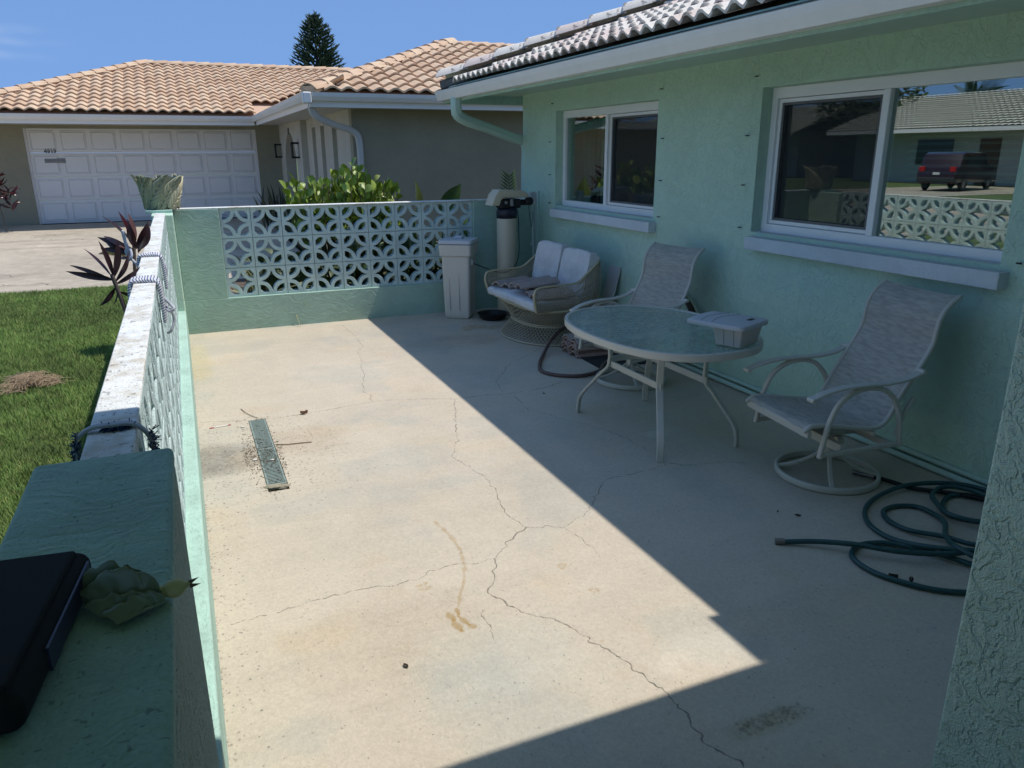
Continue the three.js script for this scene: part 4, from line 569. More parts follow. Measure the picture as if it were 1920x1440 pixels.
// ---------------------------------------------------------------- things on the walls
{
  const p = thing('leaf_planter', 'grey green planter moulded as overlapping leaves on the corner pilaster', 'planter', [-0.155, 1.2785, -8.26], 0.35); reseed(111);
  const lm = tex(256, 256, (u, v, o) => { const n = fbm(u * 8, v * 8, 4, 8, 3); o[0] = Math.pow(0.36 * (0.6 + 0.8 * n), 1 / 2.2); o[1] = Math.pow(0.36 * (0.6 + 0.8 * n), 1 / 2.2); o[2] = Math.pow(0.24 * (0.6 + 0.8 * n), 1 / 2.2); }, true);
  const m1 = new THREE.MeshStandardMaterial({ map: lm, roughness: 0.7, side: THREE.DoubleSide }), m2 = mat(0.50, 0.46, 0.30, 0.7, { side: THREE.DoubleSide }), m3 = mat(0.27, 0.29, 0.20, 0.7, { side: THREE.DoubleSide });
  const R = (a, y) => { const t = y / 0.32, w = lerp(0.125, 0.185, t), k = Math.pow(Math.pow(Math.abs(Math.cos(a)), 3.6) + Math.pow(Math.abs(Math.sin(a)), 3.6), -1 / 3.6); return w * k; };
  part('body', patch((u, v) => { const a = u * 6.2832, y = v * (0.30 + 0.014 * Math.sin(a * 5) + 0.01 * Math.sin(a * 11)), r = R(a, y) * 0.94; return V(Math.cos(a) * r, y, Math.sin(a) * r); }, 48, 8), m3, p);
  part('floor', new THREE.CircleGeometry(0.13, 24).rotateX(-Math.PI / 2).translate(0, 0.012, 0), m3, p); part('soil', new THREE.CircleGeometry(0.15, 24).rotateX(-Math.PI / 2).translate(0, 0.2, 0), mat(0.05, 0.04, 0.03, 1), p);
  for (let k = 0; k < 9; k++) {     // big diagonal leaves wrapped round the body, ribbed along their veins, each lapping over the next
    const a0 = k / 9 * 6.2832, lift = 0.006 * (k % 3);
    part('leaf', patch((u, v) => { const s = (u - 0.5) * 2, w = 0.34 * Math.pow(Math.sin(Math.PI * (0.05 + 0.92 * v)), 0.55), a = a0 - 1.25 * v + s * w, y = clamp01(v + s * w * 0.45 * (1 - v) * 1.2) * (0.315 + 0.012 * Math.sin(a0 * 3)), vein = Math.abs(s) < 0.12 ? -0.009 : 0, rib = 0.0065 * Math.sin((v * 7 - Math.abs(s) * 2.2) * 6.283) * (1 - s * s), r = R(a, y) * 0.965 + lift + 0.016 * Math.sqrt(1 - s * s) + rib + vein + 0.02 * Math.pow(v, 8); return V(Math.cos(a) * r, y, Math.sin(a) * r); }, 24, 40), [m1, m1, m2, m1, m3][k % 5], p);
  }
}
{ // braided ropes round the wall
  const braid = tex(128, 128, (u, v, o) => { const s = (u * 4 + v * 2) % 1, b = s < 0.32 ? 1 : 0, n = 0.8 + 0.3 * vn(u * 40, v * 40, 40, 3); o[0] = lerp(0.86, 0.07, b) * n; o[1] = lerp(0.87, 0.13, b) * n; o[2] = lerp(0.87, 0.46, b) * n; }, true);
  const rope = (z, n, label, tail) => {
    const t = thing('rope', label, 'rope', [0, 0, z]); reseed(121 + n);
    const bt = braid.clone(); bt.repeat.set(11, 1); bt.needsUpdate = true; const m = new THREE.MeshStandardMaterial({ map: bt, roughness: 0.9 });
    for (let k = 0; k < n; k++) { const o = (k - n / 2) * 0.019, j = () => rr(-0.006, 0.006); part('loop', tube([V(-0.236, 1.06, o + j()), V(-0.236, 1.22, o + j()), V(-0.226, 1.272, o + j()), V(-0.205, 1.279 + j() * 0.3, o + j()), V(-0.177, 1.279, o + j()), V(-0.15, 1.279 + j() * 0.3, o + j()), V(-0.127, 1.27, o + j()), V(-0.118, 1.22, o + j()), V(-0.116, 1.10, o + j())], 0.0085, 60, 8), m, t); }
    if (tail === 1) { part('knot', [tube([V(-0.115, 1.20, 0), V(-0.085, 1.165, 0.012), V(-0.075, 1.15, 0.035), V(-0.09, 1.14, 0.03), V(-0.105, 1.15, 0.0), V(-0.095, 1.17, -0.02)], 0.0065, 30, 8), tube([V(-0.09, 1.15, 0.02), V(-0.08, 1.10, 0.01), V(-0.10, 1.05, 0.02), V(-0.112, 1.04, 0.0)], 0.006, 24, 8)], m, t); }
    else part('knot', [tube([V(-0.236, 1.22, 0), V(-0.26, 1.25, -0.02), V(-0.282, 1.27, -0.05), V(-0.29, 1.30, -0.06), V(-0.27, 1.31, -0.05), V(-0.265, 1.27, -0.02), V(-0.29, 1.245, -0.03)], 0.007, 40, 8), tube([V(-0.117, 1.24, 0), V(-0.105, 1.2, 0.01), V(-0.112, 1.16, 0.015)], 0.007, 20, 8), tube([V(-0.275, 1.28, -0.05), V(-0.285, 1.35, -0.05), V(-0.29, 1.40, -0.05)], 0.009, 10, 8)], m, t);
    return t;
  };
  rope(-4.45, 4, 'blue and white rope looped over the wall at the taller ti plant'); rope(-3.55, 6, 'blue and white rope with a knot hanging on the patio side of the wall', 1);
  // blue bristly tinsel held by a white strap, at the shaded end of the wall
  const t = thing('tinsel_strap', 'white strap with dark blue tinsel bound round the shaded wall end', 'strap', [0, 0, -1.585]); reseed(131);
  part('strap', bar([V(-0.245, 1.20, 0.0), V(-0.24, 1.255, 0), V(-0.215, 1.278, 0.0), V(-0.175, 1.281, 0), V(-0.135, 1.277, 0), V(-0.112, 1.25, 0), V(-0.105, 1.19, 0)], V(0, 0, 1), 0.009, 0.003, 30), mat(0.33, 0.35, 0.37, 0.7), t);
  const fz = []; const fuzz = (x0, y0, x1, y1, n) => { for (let k = 0; k < n; k++) { const s = rnd(), p = V(lerp(x0, x1, s), lerp(y0, y1, s), rr(-0.012, 0.012)), d = V(rr(-1, 1), rr(-0.6, 1), rr(-1, 1)).normalize().multiplyScalar(rr(0.006, 0.017)); fz.push(tube([p, p.clone().add(d)], 0.0013, 1, 3, false, false)); } };
  fuzz(-0.25, 1.18, -0.238, 1.27, 170); fuzz(-0.19, 1.272, -0.14, 1.272, 150); fuzz(-0.108, 1.18, -0.104, 1.26, 110); part('tinsel', fz, mat(0.012, 0.05, 0.12, 0.35), t);
}
{ // things on the low wall close to the viewer
  const y = 1.3455, b = thing('plastic_case', 'black closed plastic case resting on the shaded low wall', 'case', [-0.222, y, -0.735], -0.12), K = mat(0.005, 0.005, 0.005, 0.9);
  part('shell', new RoundedBoxGeometry(0.15, 0.036, 0.25, 4, 0.014).translate(0, 0.018, 0), K, b); part('lid_step', new RoundedBoxGeometry(0.128, 0.008, 0.226, 3, 0.004).translate(0, 0.037, 0), K, b);
  part('side_panel', bx(0.0735, 0.0765, 0.006, 0.030, -0.105, 0.05, 0.001), mat(0.035, 0.035, 0.08, 0.45), b).userData.label = 'dark blue panel on the side';
  const g = thing('plastic_bag', 'crumpled green plastic bag tied in a pale knot on the low wall', 'bag', [-0.105, y, -0.79], 0.3); reseed(141);
  const bm = new THREE.MeshPhysicalMaterial({ color: lin(0.34, 0.40, 0.27), roughness: 0.3, transmission: 0.5, thickness: 0, side: THREE.DoubleSide });
  for (const [ph, hgt, wd, off] of [[0, 1, 1, 0], [1.7, 0.55, 0.8, 0.012]]) part('bag', patch((u, v) => { const s = (u - 0.5) * 2, w = wd * (0.006 + 0.062 * Math.pow(v, 0.8)), fold = Math.sin(u * 21 + ph * 3 + 2.5 * vn(u * 5, v * 4, 64, 3)), cr = vn(u * 16 + ph * 7, v * 14, 64, 7), y = 0.006 + hgt * (0.010 + 0.026 * Math.sin(Math.PI * Math.min(1, v * 0.9 + 0.08))) * (0.45 + 0.4 * fold + 0.45 * cr) * (1 - s * s * 0.85), L = 0.078 * (0.8 + 0.35 * vn(u * 7 + ph, 2, 64, 9)); return V(0.030 - L * v * 0.86 + 0.3 * s * w, Math.max(0.0015, y), 0.030 - 0.5 * L * v + s * w + off); }, 60, 26), bm, g);
  part('knot', [new THREE.SphereGeometry(0.0105, 14, 10).scale(1.15, 0.9, 1).translate(0.044, 0.010, 0.034), new THREE.SphereGeometry(0.007, 12, 8).translate(0.033, 0.008, 0.03), new THREE.ConeGeometry(0.0055, 0.014, 8).rotateZ(-1.4).translate(0.056, 0.011, 0.037)], mat(0.50, 0.46, 0.20, 0.6), g);
  part('tail', [new THREE.ConeGeometry(0.0025, 0.011, 6).rotateZ(-1.35).translate(0.064, 0.013, 0.036), new THREE.ConeGeometry(0.0025, 0.011, 6).rotateZ(-1.7).translate(0.064, 0.009, 0.040)], mat(0.12, 0.09, 0.05, 0.7), g);
}

// ---------------------------------------------------------------- floor drain and litter
{
  const g = thing('drain_grate', 'green grey slotted drain grate with debris set in the patio slab', 'drain', [0, 0, 0]);
  part('channel', [bx(DR.x0 + 0.001, DR.x1 - 0.001, -0.09, -0.085, DR.za + 0.001, DR.zb - 0.001), bx(DR.x0 - 0.008, DR.x0, -0.09, -0.001, DR.za, DR.zb), bx(DR.x1, DR.x1 + 0.008, -0.09, -0.001, DR.za, DR.zb), bx(DR.x0, DR.x1, -0.09, -0.001, DR.za - 0.008, DR.za), bx(DR.x0, DR.x1, -0.09, -0.001, DR.zb, DR.zb + 0.008)], mat(0.012, 0.013, 0.012, 0.9), g);
  const gm = mat(0.22, 0.275, 0.25, 0.6), secs = [[DR.za + 0.006, -4.70], [-4.695, DR.zb - 0.09]];
  for (const [a, b] of secs) { const s = part('grate_section', [bx(DR.x0 + 0.003, DR.x0 + 0.014, -0.02, 0.001, a, b, 0.002), bx(DR.x1 - 0.014, DR.x1 - 0.003, -0.02, 0.001, a, b, 0.002), bx(DR.x0 + 0.014, DR.x1 - 0.014, -0.02, 0.001, a, a + 0.012, 0.002), bx(DR.x0 + 0.014, DR.x1 - 0.014, -0.02, 0.001, b - 0.012, b, 0.002)], gm, g); const sl = []; for (let z = a + 0.022; z < b - 0.016; z += 0.021) sl.push(bx(DR.x0 + 0.013, DR.x1 - 0.013, -0.016, -0.001, z - 0.0055, z + 0.0055, 0.0015)); part('slat', sl, gm, s); }
  reseed(151); const lump = new THREE.IcosahedronGeometry(1, 3), p = lump.attributes.position; for (let i = 0; i < p.count; i++) { const n = 0.8 + 0.5 * vn(p.getX(i) * 3 + 9, p.getZ(i) * 3 + p.getY(i) * 2 + 9, 64, 3); p.setXYZ(i, p.getX(i) * 0.062 * n, p.getY(i) * 0.016 * n, p.getZ(i) * 0.026 * n); } lump.computeVertexNormals();
  part('broken_edge', moved(lump, 0.315, 0.0, -4.075, -0.15), new THREE.MeshStandardMaterial({ map: rep(mottle([0.30, 0.27, 0.20], 0.5, 9), 0.1), roughness: 1 }), g);
  const bits = []; for (let k = 0; k < 760; k++) { const x = rr(DR.x0 - 0.08, DR.x1 + 0.03), z = rnd() < 0.6 ? -4.55 + (rnd() + rnd() - 1) * 0.35 : rr(DR.za - 0.02, DR.zb + 0.04), L = rr(0.004, 0.02), a = rr(0, 6.28); if (rnd() < 0.6) bits.push(tube([V(x, 0.003, z), V(x + Math.cos(a) * L, 0.003 + rr(0, 0.005), z + Math.sin(a) * L)], rr(0.0006, 0.0014), 1, 3, false, false)); else { const s = new THREE.IcosahedronGeometry(rr(0.0015, 0.005), 0); s.scale(1, 0.5, 1); s.translate(x, 0.002, z); bits.push(s); } }
  const bt = part(nm('debris'), bits, mat(0.11, 0.085, 0.055, 0.95), scene); tag(bt, 'brown leaf litter and grit scattered round the drain grate', 'debris', null, 'stuff');
  const peb = (x, z, r, m, label) => { const q = new THREE.IcosahedronGeometry(r, 1); q.scale(1.3, 0.6, 1); q.translate(x, r * 0.5, z); one('pebble', q, m, label, 'pebble'); };
  const pm = mat(0.6, 0.58, 0.52, 0.8); peb(0.215, -5.16, 0.011, pm, 'white pebble beside the upper corner of the drain grate'); peb(0.235, -4.52, 0.012, pm, 'white pebble among the litter on the grate\'s wall side'); peb(0.335, -4.48, 0.009, pm, 'small white pebble lying on the drain grate');
  const twig = (pts, r, label) => one('twig', tube(pts.map(q => V(...q)), r, 12, 5), mat(0.16, 0.10, 0.06, 0.9), label, 'twig');
  twig([[0.385, 0.004, -4.73], [0.46, 0.006, -4.70], [0.53, 0.005, -4.695], [0.60, 0.006, -4.68]], 0.003, 'brown twig pointing away from the drain grate'); 
  twig([[0.235, 0.004, -5.57], [0.26, 0.006, -5.46], [0.30, 0.005, -5.36], [0.33, 0.004, -5.31]], 0.002, 'thin curved twig at the upper end of the drain');
  const st = thing('drinking_straw', 'white drinking straw with red ends near the wall ledge', 'straw', [0.08, 0.004, -5.235], 0.14); part('tube', new THREE.CylinderGeometry(0.004, 0.004, 0.10, 8).rotateZ(Math.PI / 2), mat(0.75, 0.74, 0.7, 0.5), st); part('end', [new THREE.CylinderGeometry(0.0042, 0.0042, 0.03, 8).rotateZ(Math.PI / 2).translate(-0.06, 0, 0), new THREE.CylinderGeometry(0.0042, 0.0042, 0.02, 8).rotateZ(Math.PI / 2).translate(0.055, 0, 0)], mat(0.45, 0.12, 0.14, 0.5), st);
  const lf = (x, z, s, a, m, label, curl = 1) => { const o = one('dry_leaf', patch((u, v) => { const q = (u - 0.5) * 2, w = 0.016 * Math.sin(Math.PI * clamp01(0.03 + 0.94 * v)); return V(q * w, 0.002 + curl * (0.010 * q * q + 0.012 * (v - 0.5) ** 2), (v - 0.5) * 0.055); }, 6, 8), m, label, 'leaf'); o.position.set(x, 0.001, z); o.rotation.y = a; o.scale.setScalar(s); return o; };
  const d1 = mat(0.20, 0.11, 0.07, 0.9, { side: THREE.DoubleSide }), d2 = mat(0.06, 0.045, 0.035, 0.9, { side: THREE.DoubleSide });
  lf(0.64, -5.27, 0.9, 1.2, d1, 'curled brown leaf lying on the long crack', 2); lf(0.665, -5.30, 0.6, 0.3, d1, 'smaller brown leaf piece touching the curled leaf on the crack', 2); lf(2.72, -2.62, 0.55, 0.8, d2, 'dark leaf scrap on the shaded floor between swivel chair and hose'); lf(2.66, -2.70, 0.3, 2, d2, 'tiny dark leaf crumb beside the leaf scrap near the hose'); lf(2.66, -1.99, 0.7, 0.8, d2, 'dark leaf inside the lower hose loop', 3); lf(2.71, -1.94, 0.6, 2.2, d2, 'dark curled leaf under the lower hose loop', 3); lf(0.555, -2.28, 0.5, 0.4, d2, 'grey leaf scrap on the sunlit slab'); lf(2.42, -5.0, 0.4, 0.5, d2, 'dark leaf scrap near the brown hose loop');
}

// ---------------------------------------------------------------- swivel chairs
const vinyl = mat(0.52, 0.50, 0.44, 0.4);
const slingT = tex(512, 512, (u, v, o) => { const wv = (Math.floor(u * 128) + Math.floor(v * 128)) & 1, st = fbm(u * 5, v * 70, 3, 70, 4), s2 = vn(u * 14, v * 150, 150, 9), k = 0.38 * (0.74 + 0.30 * st + 0.34 * s2) * (wv ? 1.22 : 0.72); o[0] = Math.pow(k * 1.0, 1 / 2.2); o[1] = Math.pow(k * 0.955, 1 / 2.2); o[2] = Math.pow(k * 0.84, 1 / 2.2); }, true);
const slingM = new THREE.MeshStandardMaterial({ map: slingT, roughness: 0.85, side: THREE.DoubleSide });
function swivelChair(label, pos, turn) {
  const c = thing('swivel_chair', label, 'chair', pos, turn, 'sling swivel patio chairs'), R = 0.285;
  part('base_ring', ring(R, R - 0.022, 0.004, 0.042, 64), vinyl, c);
  for (let k = 0; k < 4; k++) { const a = k * Math.PI / 2 + 0.55, d = V(Math.cos(a), 0, Math.sin(a)); part('spoke', bar([d.clone().multiplyScalar(R - 0.012).setY(0.028), d.clone().multiplyScalar(0.18).setY(0.055), d.clone().multiplyScalar(0.09).setY(0.105), d.clone().multiplyScalar(0.035).setY(0.15)], V(-d.z, 0, d.x), 0.013, 0.009, 14), vinyl, c); }
  part('hub', lathe([[0, 0.13], [0.04, 0.13], [0.042, 0.19], [0.03, 0.2], [0.03, 0.24], [0.06, 0.245], [0.06, 0.262], [0, 0.262]], 20), vinyl, c);
  part('spring_plate', [bx(-0.15, 0.15, 0.262, 0.272, -0.05, 0.05), bx(-0.02, 0.02, 0.225, 0.262, -0.085, 0.085), bx(-0.17, -0.14, 0.262, 0.31, -0.285, 0.285, 0.004), bx(0.12, 0.15, 0.262, 0.30, -0.285, 0.285, 0.004)], vinyl, c);
  const hw = 0.29;
  for (const s of [-1, 1]) {
    const z = s * hw, Z = p => V(p[0], p[1], z);
    // one continuous loop: front leg, arch under the arm, rear leg
    part('arm_frame', bar([[-0.30, 0.255], [-0.285, 0.34], [-0.265, 0.44], [-0.215, 0.545], [-0.12, 0.605], [-0.02, 0.615], [0.075, 0.585], [0.145, 0.51], [0.18, 0.41], [0.20, 0.27]].map(Z), V(0, 0, 1), 0.014, 0.012, 44), vinyl, c);
    part('bottom_rail', bar([[-0.30, 0.268], [0.20, 0.282]].map(Z), V(0, 0, 1), 0.011, 0.013), vinyl, c);
    const ar = part('armrest', bar([[-0.385, 0.585], [-0.33, 0.607], [-0.22, 0.628], [-0.08, 0.634], [0.06, 0.632], [0.18, 0.645], [0.27, 0.675]].map(Z), V(0, 0, 1), 0.024, 0.007, 36), vinyl, c);
    for (const p of [[-0.387, 0.582], [0.273, 0.680]]) part('scroll_end', new THREE.CylinderGeometry(0.013, 0.013, 0.05, 12).rotateX(Math.PI / 2).translate(p[0], p[1], z), vinyl, ar);
    part('back_brace', bar([[0.18, 0.33], [0.215, 0.45], [0.26, 0.53]].map(Z).map(q => q.setZ(s * (hw - 0.012))), V(0, 0, 1), 0.01, 0.012, 10), vinyl, c);
  }
  // sling: seat, curve, tall shaped back
  const sp = [[-0.385, 0.405], [-0.36, 0.425], [-0.31, 0.428], [-0.20, 0.412], [-0.06, 0.388], [0.03, 0.378], [0.09, 0.388], [0.13, 0.43], [0.175, 0.52], [0.25, 0.645], [0.315, 0.75], [0.345, 0.815], [0.355, 0.88], [0.368, 0.95], [0.405, 1.01], [0.47, 1.06]].map(p => V(p[0], p[1], 0)), cv = new THREE.CatmullRomCurve3(sp, false, 'centripetal');
  for (const s of [-1, 1]) part('side_rail', tube(cv.getSpacedPoints(40).map(p => p.clone().setZ(s * (hw - 0.026))), 0.013, 70, 8), vinyl, c);
  part('sling', patch((u, v) => { const p = cv.getPointAt(v), z = lerp(-(hw - 0.028), hw - 0.028, u), sag = 0.012 * (1 - (2 * u - 1) ** 2), t = cv.getTangentAt(v); return V(p.x + t.y * sag, p.y + 0.005 - t.x * sag, z); }, 12, 60), slingM, c);
  part('front_bar', bx(-0.378, -0.352, 0.365, 0.408, -hw + 0.012, hw - 0.012, 0.006), vinyl, c);
  part('cross_bar', [bx(0.03, 0.05, 0.335, 0.36, -hw + 0.012, hw - 0.012, 0.004)], vinyl, c);
  return c;
}
swivelChair('grey sling swivel chair standing free, in front of the larger window', [3.245, 0, -2.955], -0.13);
swivelChair('grey sling swivel chair half hidden behind the glass table', [3.215, 0, -5.02], 0.20);

// ---------------------------------------------------------------- table and what stands on it
{
  const t = thing('patio_table', 'cream framed oval patio table with rippled glass top', 'table', [2.768, 0, -4.03]);
  const A = 0.515, B = 0.745, e = 2.4, out = (s, n = 96) => { const P = []; for (let i = 0; i < n; i++) { const a = i / n * 6.28318, c = Math.cos(a), q = Math.sin(a); P.push(new THREE.Vector2(Math.sign(c) * Math.pow(Math.abs(c), 2 / e) * (A - s), Math.sign(q) * Math.pow(Math.abs(q), 2 / e) * (B - s))); } return P; };
  const rs = new THREE.Shape(out(0)); rs.holes.push(new THREE.Path(out(0.024)));
  const rim = new THREE.ExtrudeGeometry(rs, { depth: 0.034, bevelEnabled: true, bevelSize: 0.005, bevelThickness: 0.006, bevelOffset: -0.005, bevelSegments: 3 }); rim.rotateX(-Math.PI / 2); rim.translate(0, 0.662, 0); part('rim', muv(toCreasedNormals(rim, 0.5)), vinyl, t);
  const rip = tex(512, 512, (u, v, o) => { const w = fbm(u * 6, v * 6, 3, 6, 3); o[0] = o[1] = o[2] = 0.5 + 0.6 * (fbm(u * 26 + w * 3, v * 26 + w * 3, 3, 26, 7) - 0.5); });
  const grime = tex(512, 512, (u, v, o) => { const n = fbm(u * 5, v * 12, 5, 12, 4), s = sstep(0.54, 0.8, n); o[0] = o[1] = o[2] = 0.22 + 0.18 * s + 0.25 * (fbm(u * 30, v * 40, 4, 40, 9) - 0.4); });
  const gs = new THREE.ExtrudeGeometry(new THREE.Shape(out(0.022)), { depth: 0.005, bevelEnabled: false }); gs.rotateX(-Math.PI / 2); gs.translate(0, 0.690, 0);
  part('glass_top', muv(gs), new THREE.MeshPhysicalMaterial({ color: lin(0.62, 0.76, 0.74), roughness: 1, roughnessMap: rep(grime, 0.9), transmission: 0.86, thickness: 0, ior: 1.5, bumpMap: rep(rip, 0.55), bumpScale: 0.004 }), t);
  const smear = []; reseed(161); for (let k = 0; k < 26; k++) { const a = rr(0, 6.28), r = Math.sqrt(rnd()) * 0.85, x = Math.cos(a) * r * (A - 0.08), z = Math.sin(a) * r * (B - 0.1), L = rr(0.004, 0.025), w = rr(0.0015, 0.005), d = rr(0, 3.14); const g = new THREE.CircleGeometry(1, 9); const p = g.attributes.position; for (let i = 0; i < p.count; i++) p.setXY(i, p.getX(i) * L * rr(0.5, 1.2), p.getY(i) * w * rr(0.4, 1.4)); g.rotateX(-Math.PI / 2); g.rotateY(d); g.translate(x, 0.6966, z); smear.push(g); } part('dust_marks', smear, new THREE.MeshStandardMaterial({ color: lin(0.5, 0.5, 0.48), roughness: 1, transparent: true, opacity: 0.30 }), t);
  for (const [fx, fz] of [[-0.292, 0.527], [-0.312, -0.476], [0.286, 0.52], [0.273, -0.508]]) {
    const d = V(fx, 0, fz).normalize(), q = r => V(fx, 0, fz).addScaledVector(d, -r), P = (r, y) => q(r).setY(y);
    part('leg', bar([P(0.235, 0.665), P(0.238, 0.52), P(0.24, 0.42), P(0.225, 0.375), P(0.185, 0.335), P(0.10, 0.235), P(0.045, 0.17), P(0.014, 0.12), P(0.002, 0.06), P(0, 0.002)], V(-d.z, 0, d.x), 0.0225, 0.0095, 50), vinyl, t);
  }
  for (const x of [-0.175, 0.165]) part('stretcher', bar([V(x, 0.40, -0.31), V(x, 0.40, 0.34)], V(0, 1, 0), 0.022, 0.008), vinyl, t);
  part('stretcher_hoop', bar([V(-0.175, 0.40, -0.30), V(-0.13, 0.40, -0.36), V(0, 0.40, -0.385), V(0.12, 0.40, -0.36), V(0.165, 0.40, -0.30)], V(0, 1, 0), 0.022, 0.008, 20), vinyl, t);
  const b = thing('lidded_box', 'grey plastic storage box with wide lid on the table', 'box', [2.925, 0.6975, -3.50], -1.18), gm = mat(0.50, 0.46, 0.42, 0.5), gl = mat(0.46, 0.47, 0.50, 0.45);
  const taper = (w0, d0, w1, d1, h) => { const g = new RoundedBoxGeometry(1, 1, 1, 3, 0.06), p = g.attributes.position; for (let i = 0; i < p.count; i++) { const k = p.getY(i) + 0.5; p.setXYZ(i, p.getX(i) * lerp(w0, w1, k), k * h, p.getZ(i) * lerp(d0, d1, k)); } g.computeVertexNormals(); return g; };
  part('tub', taper(0.165, 0.21, 0.195, 0.25, 0.115).translate(0.045, 0, 0), gm, b);
  for (const x of [0.01, 0.075]) part('rib', moved(bx(-0.006, 0.006, 0.0, 0.092, -0.006, 0.008, 0.003), x + 0.005, 0.012, 0.104, 0, 0.15), gm, b);
  const ls = new THREE.Shape(); ls.moveTo(-0.20, -0.15); ls.quadraticCurveTo(-0.02, -0.175, 0.135, -0.16); ls.quadraticCurveTo(0.155, -0.155, 0.158, -0.135); ls.lineTo(0.162, 0.125); ls.quadraticCurveTo(0.16, 0.145, 0.14, 0.15); ls.quadraticCurveTo(-0.03, 0.165, -0.20, 0.14); ls.quadraticCurveTo(-0.225, 0, -0.20, -0.15);
  const lg = new THREE.ExtrudeGeometry(ls, { depth: 0.018, bevelEnabled: true, bevelSize: 0.006, bevelThickness: 0.006, bevelSegments: 3, curveSegments: 10 }); lg.rotateX(-Math.PI / 2); lg.translate(0, 0.118, 0); const lid = part('lid', muv(toCreasedNormals(lg, 0.6)), gl, b);
  const gv = mat(0.10, 0.10, 0.12, 0.6); for (const x of [-0.055, -0.125]) part('lid_groove', tube([V(x + 0.01, 0.1415, 0.15), V(x - 0.012, 0.1415, 0.07), V(x - 0.02, 0.1415, 0), V(x - 0.005, 0.1415, -0.08), V(x + 0.03, 0.1415, -0.15)], 0.0022, 24, 6), gv, lid);
  part('finger_slot', bx(0.075, 0.105, 0.1412, 0.1425, -0.10, -0.03), M.black, lid); part('latch', bx(-0.045, 0.075, 0.114, 0.134, 0.156, 0.168, 0.004), gl, lid);
}

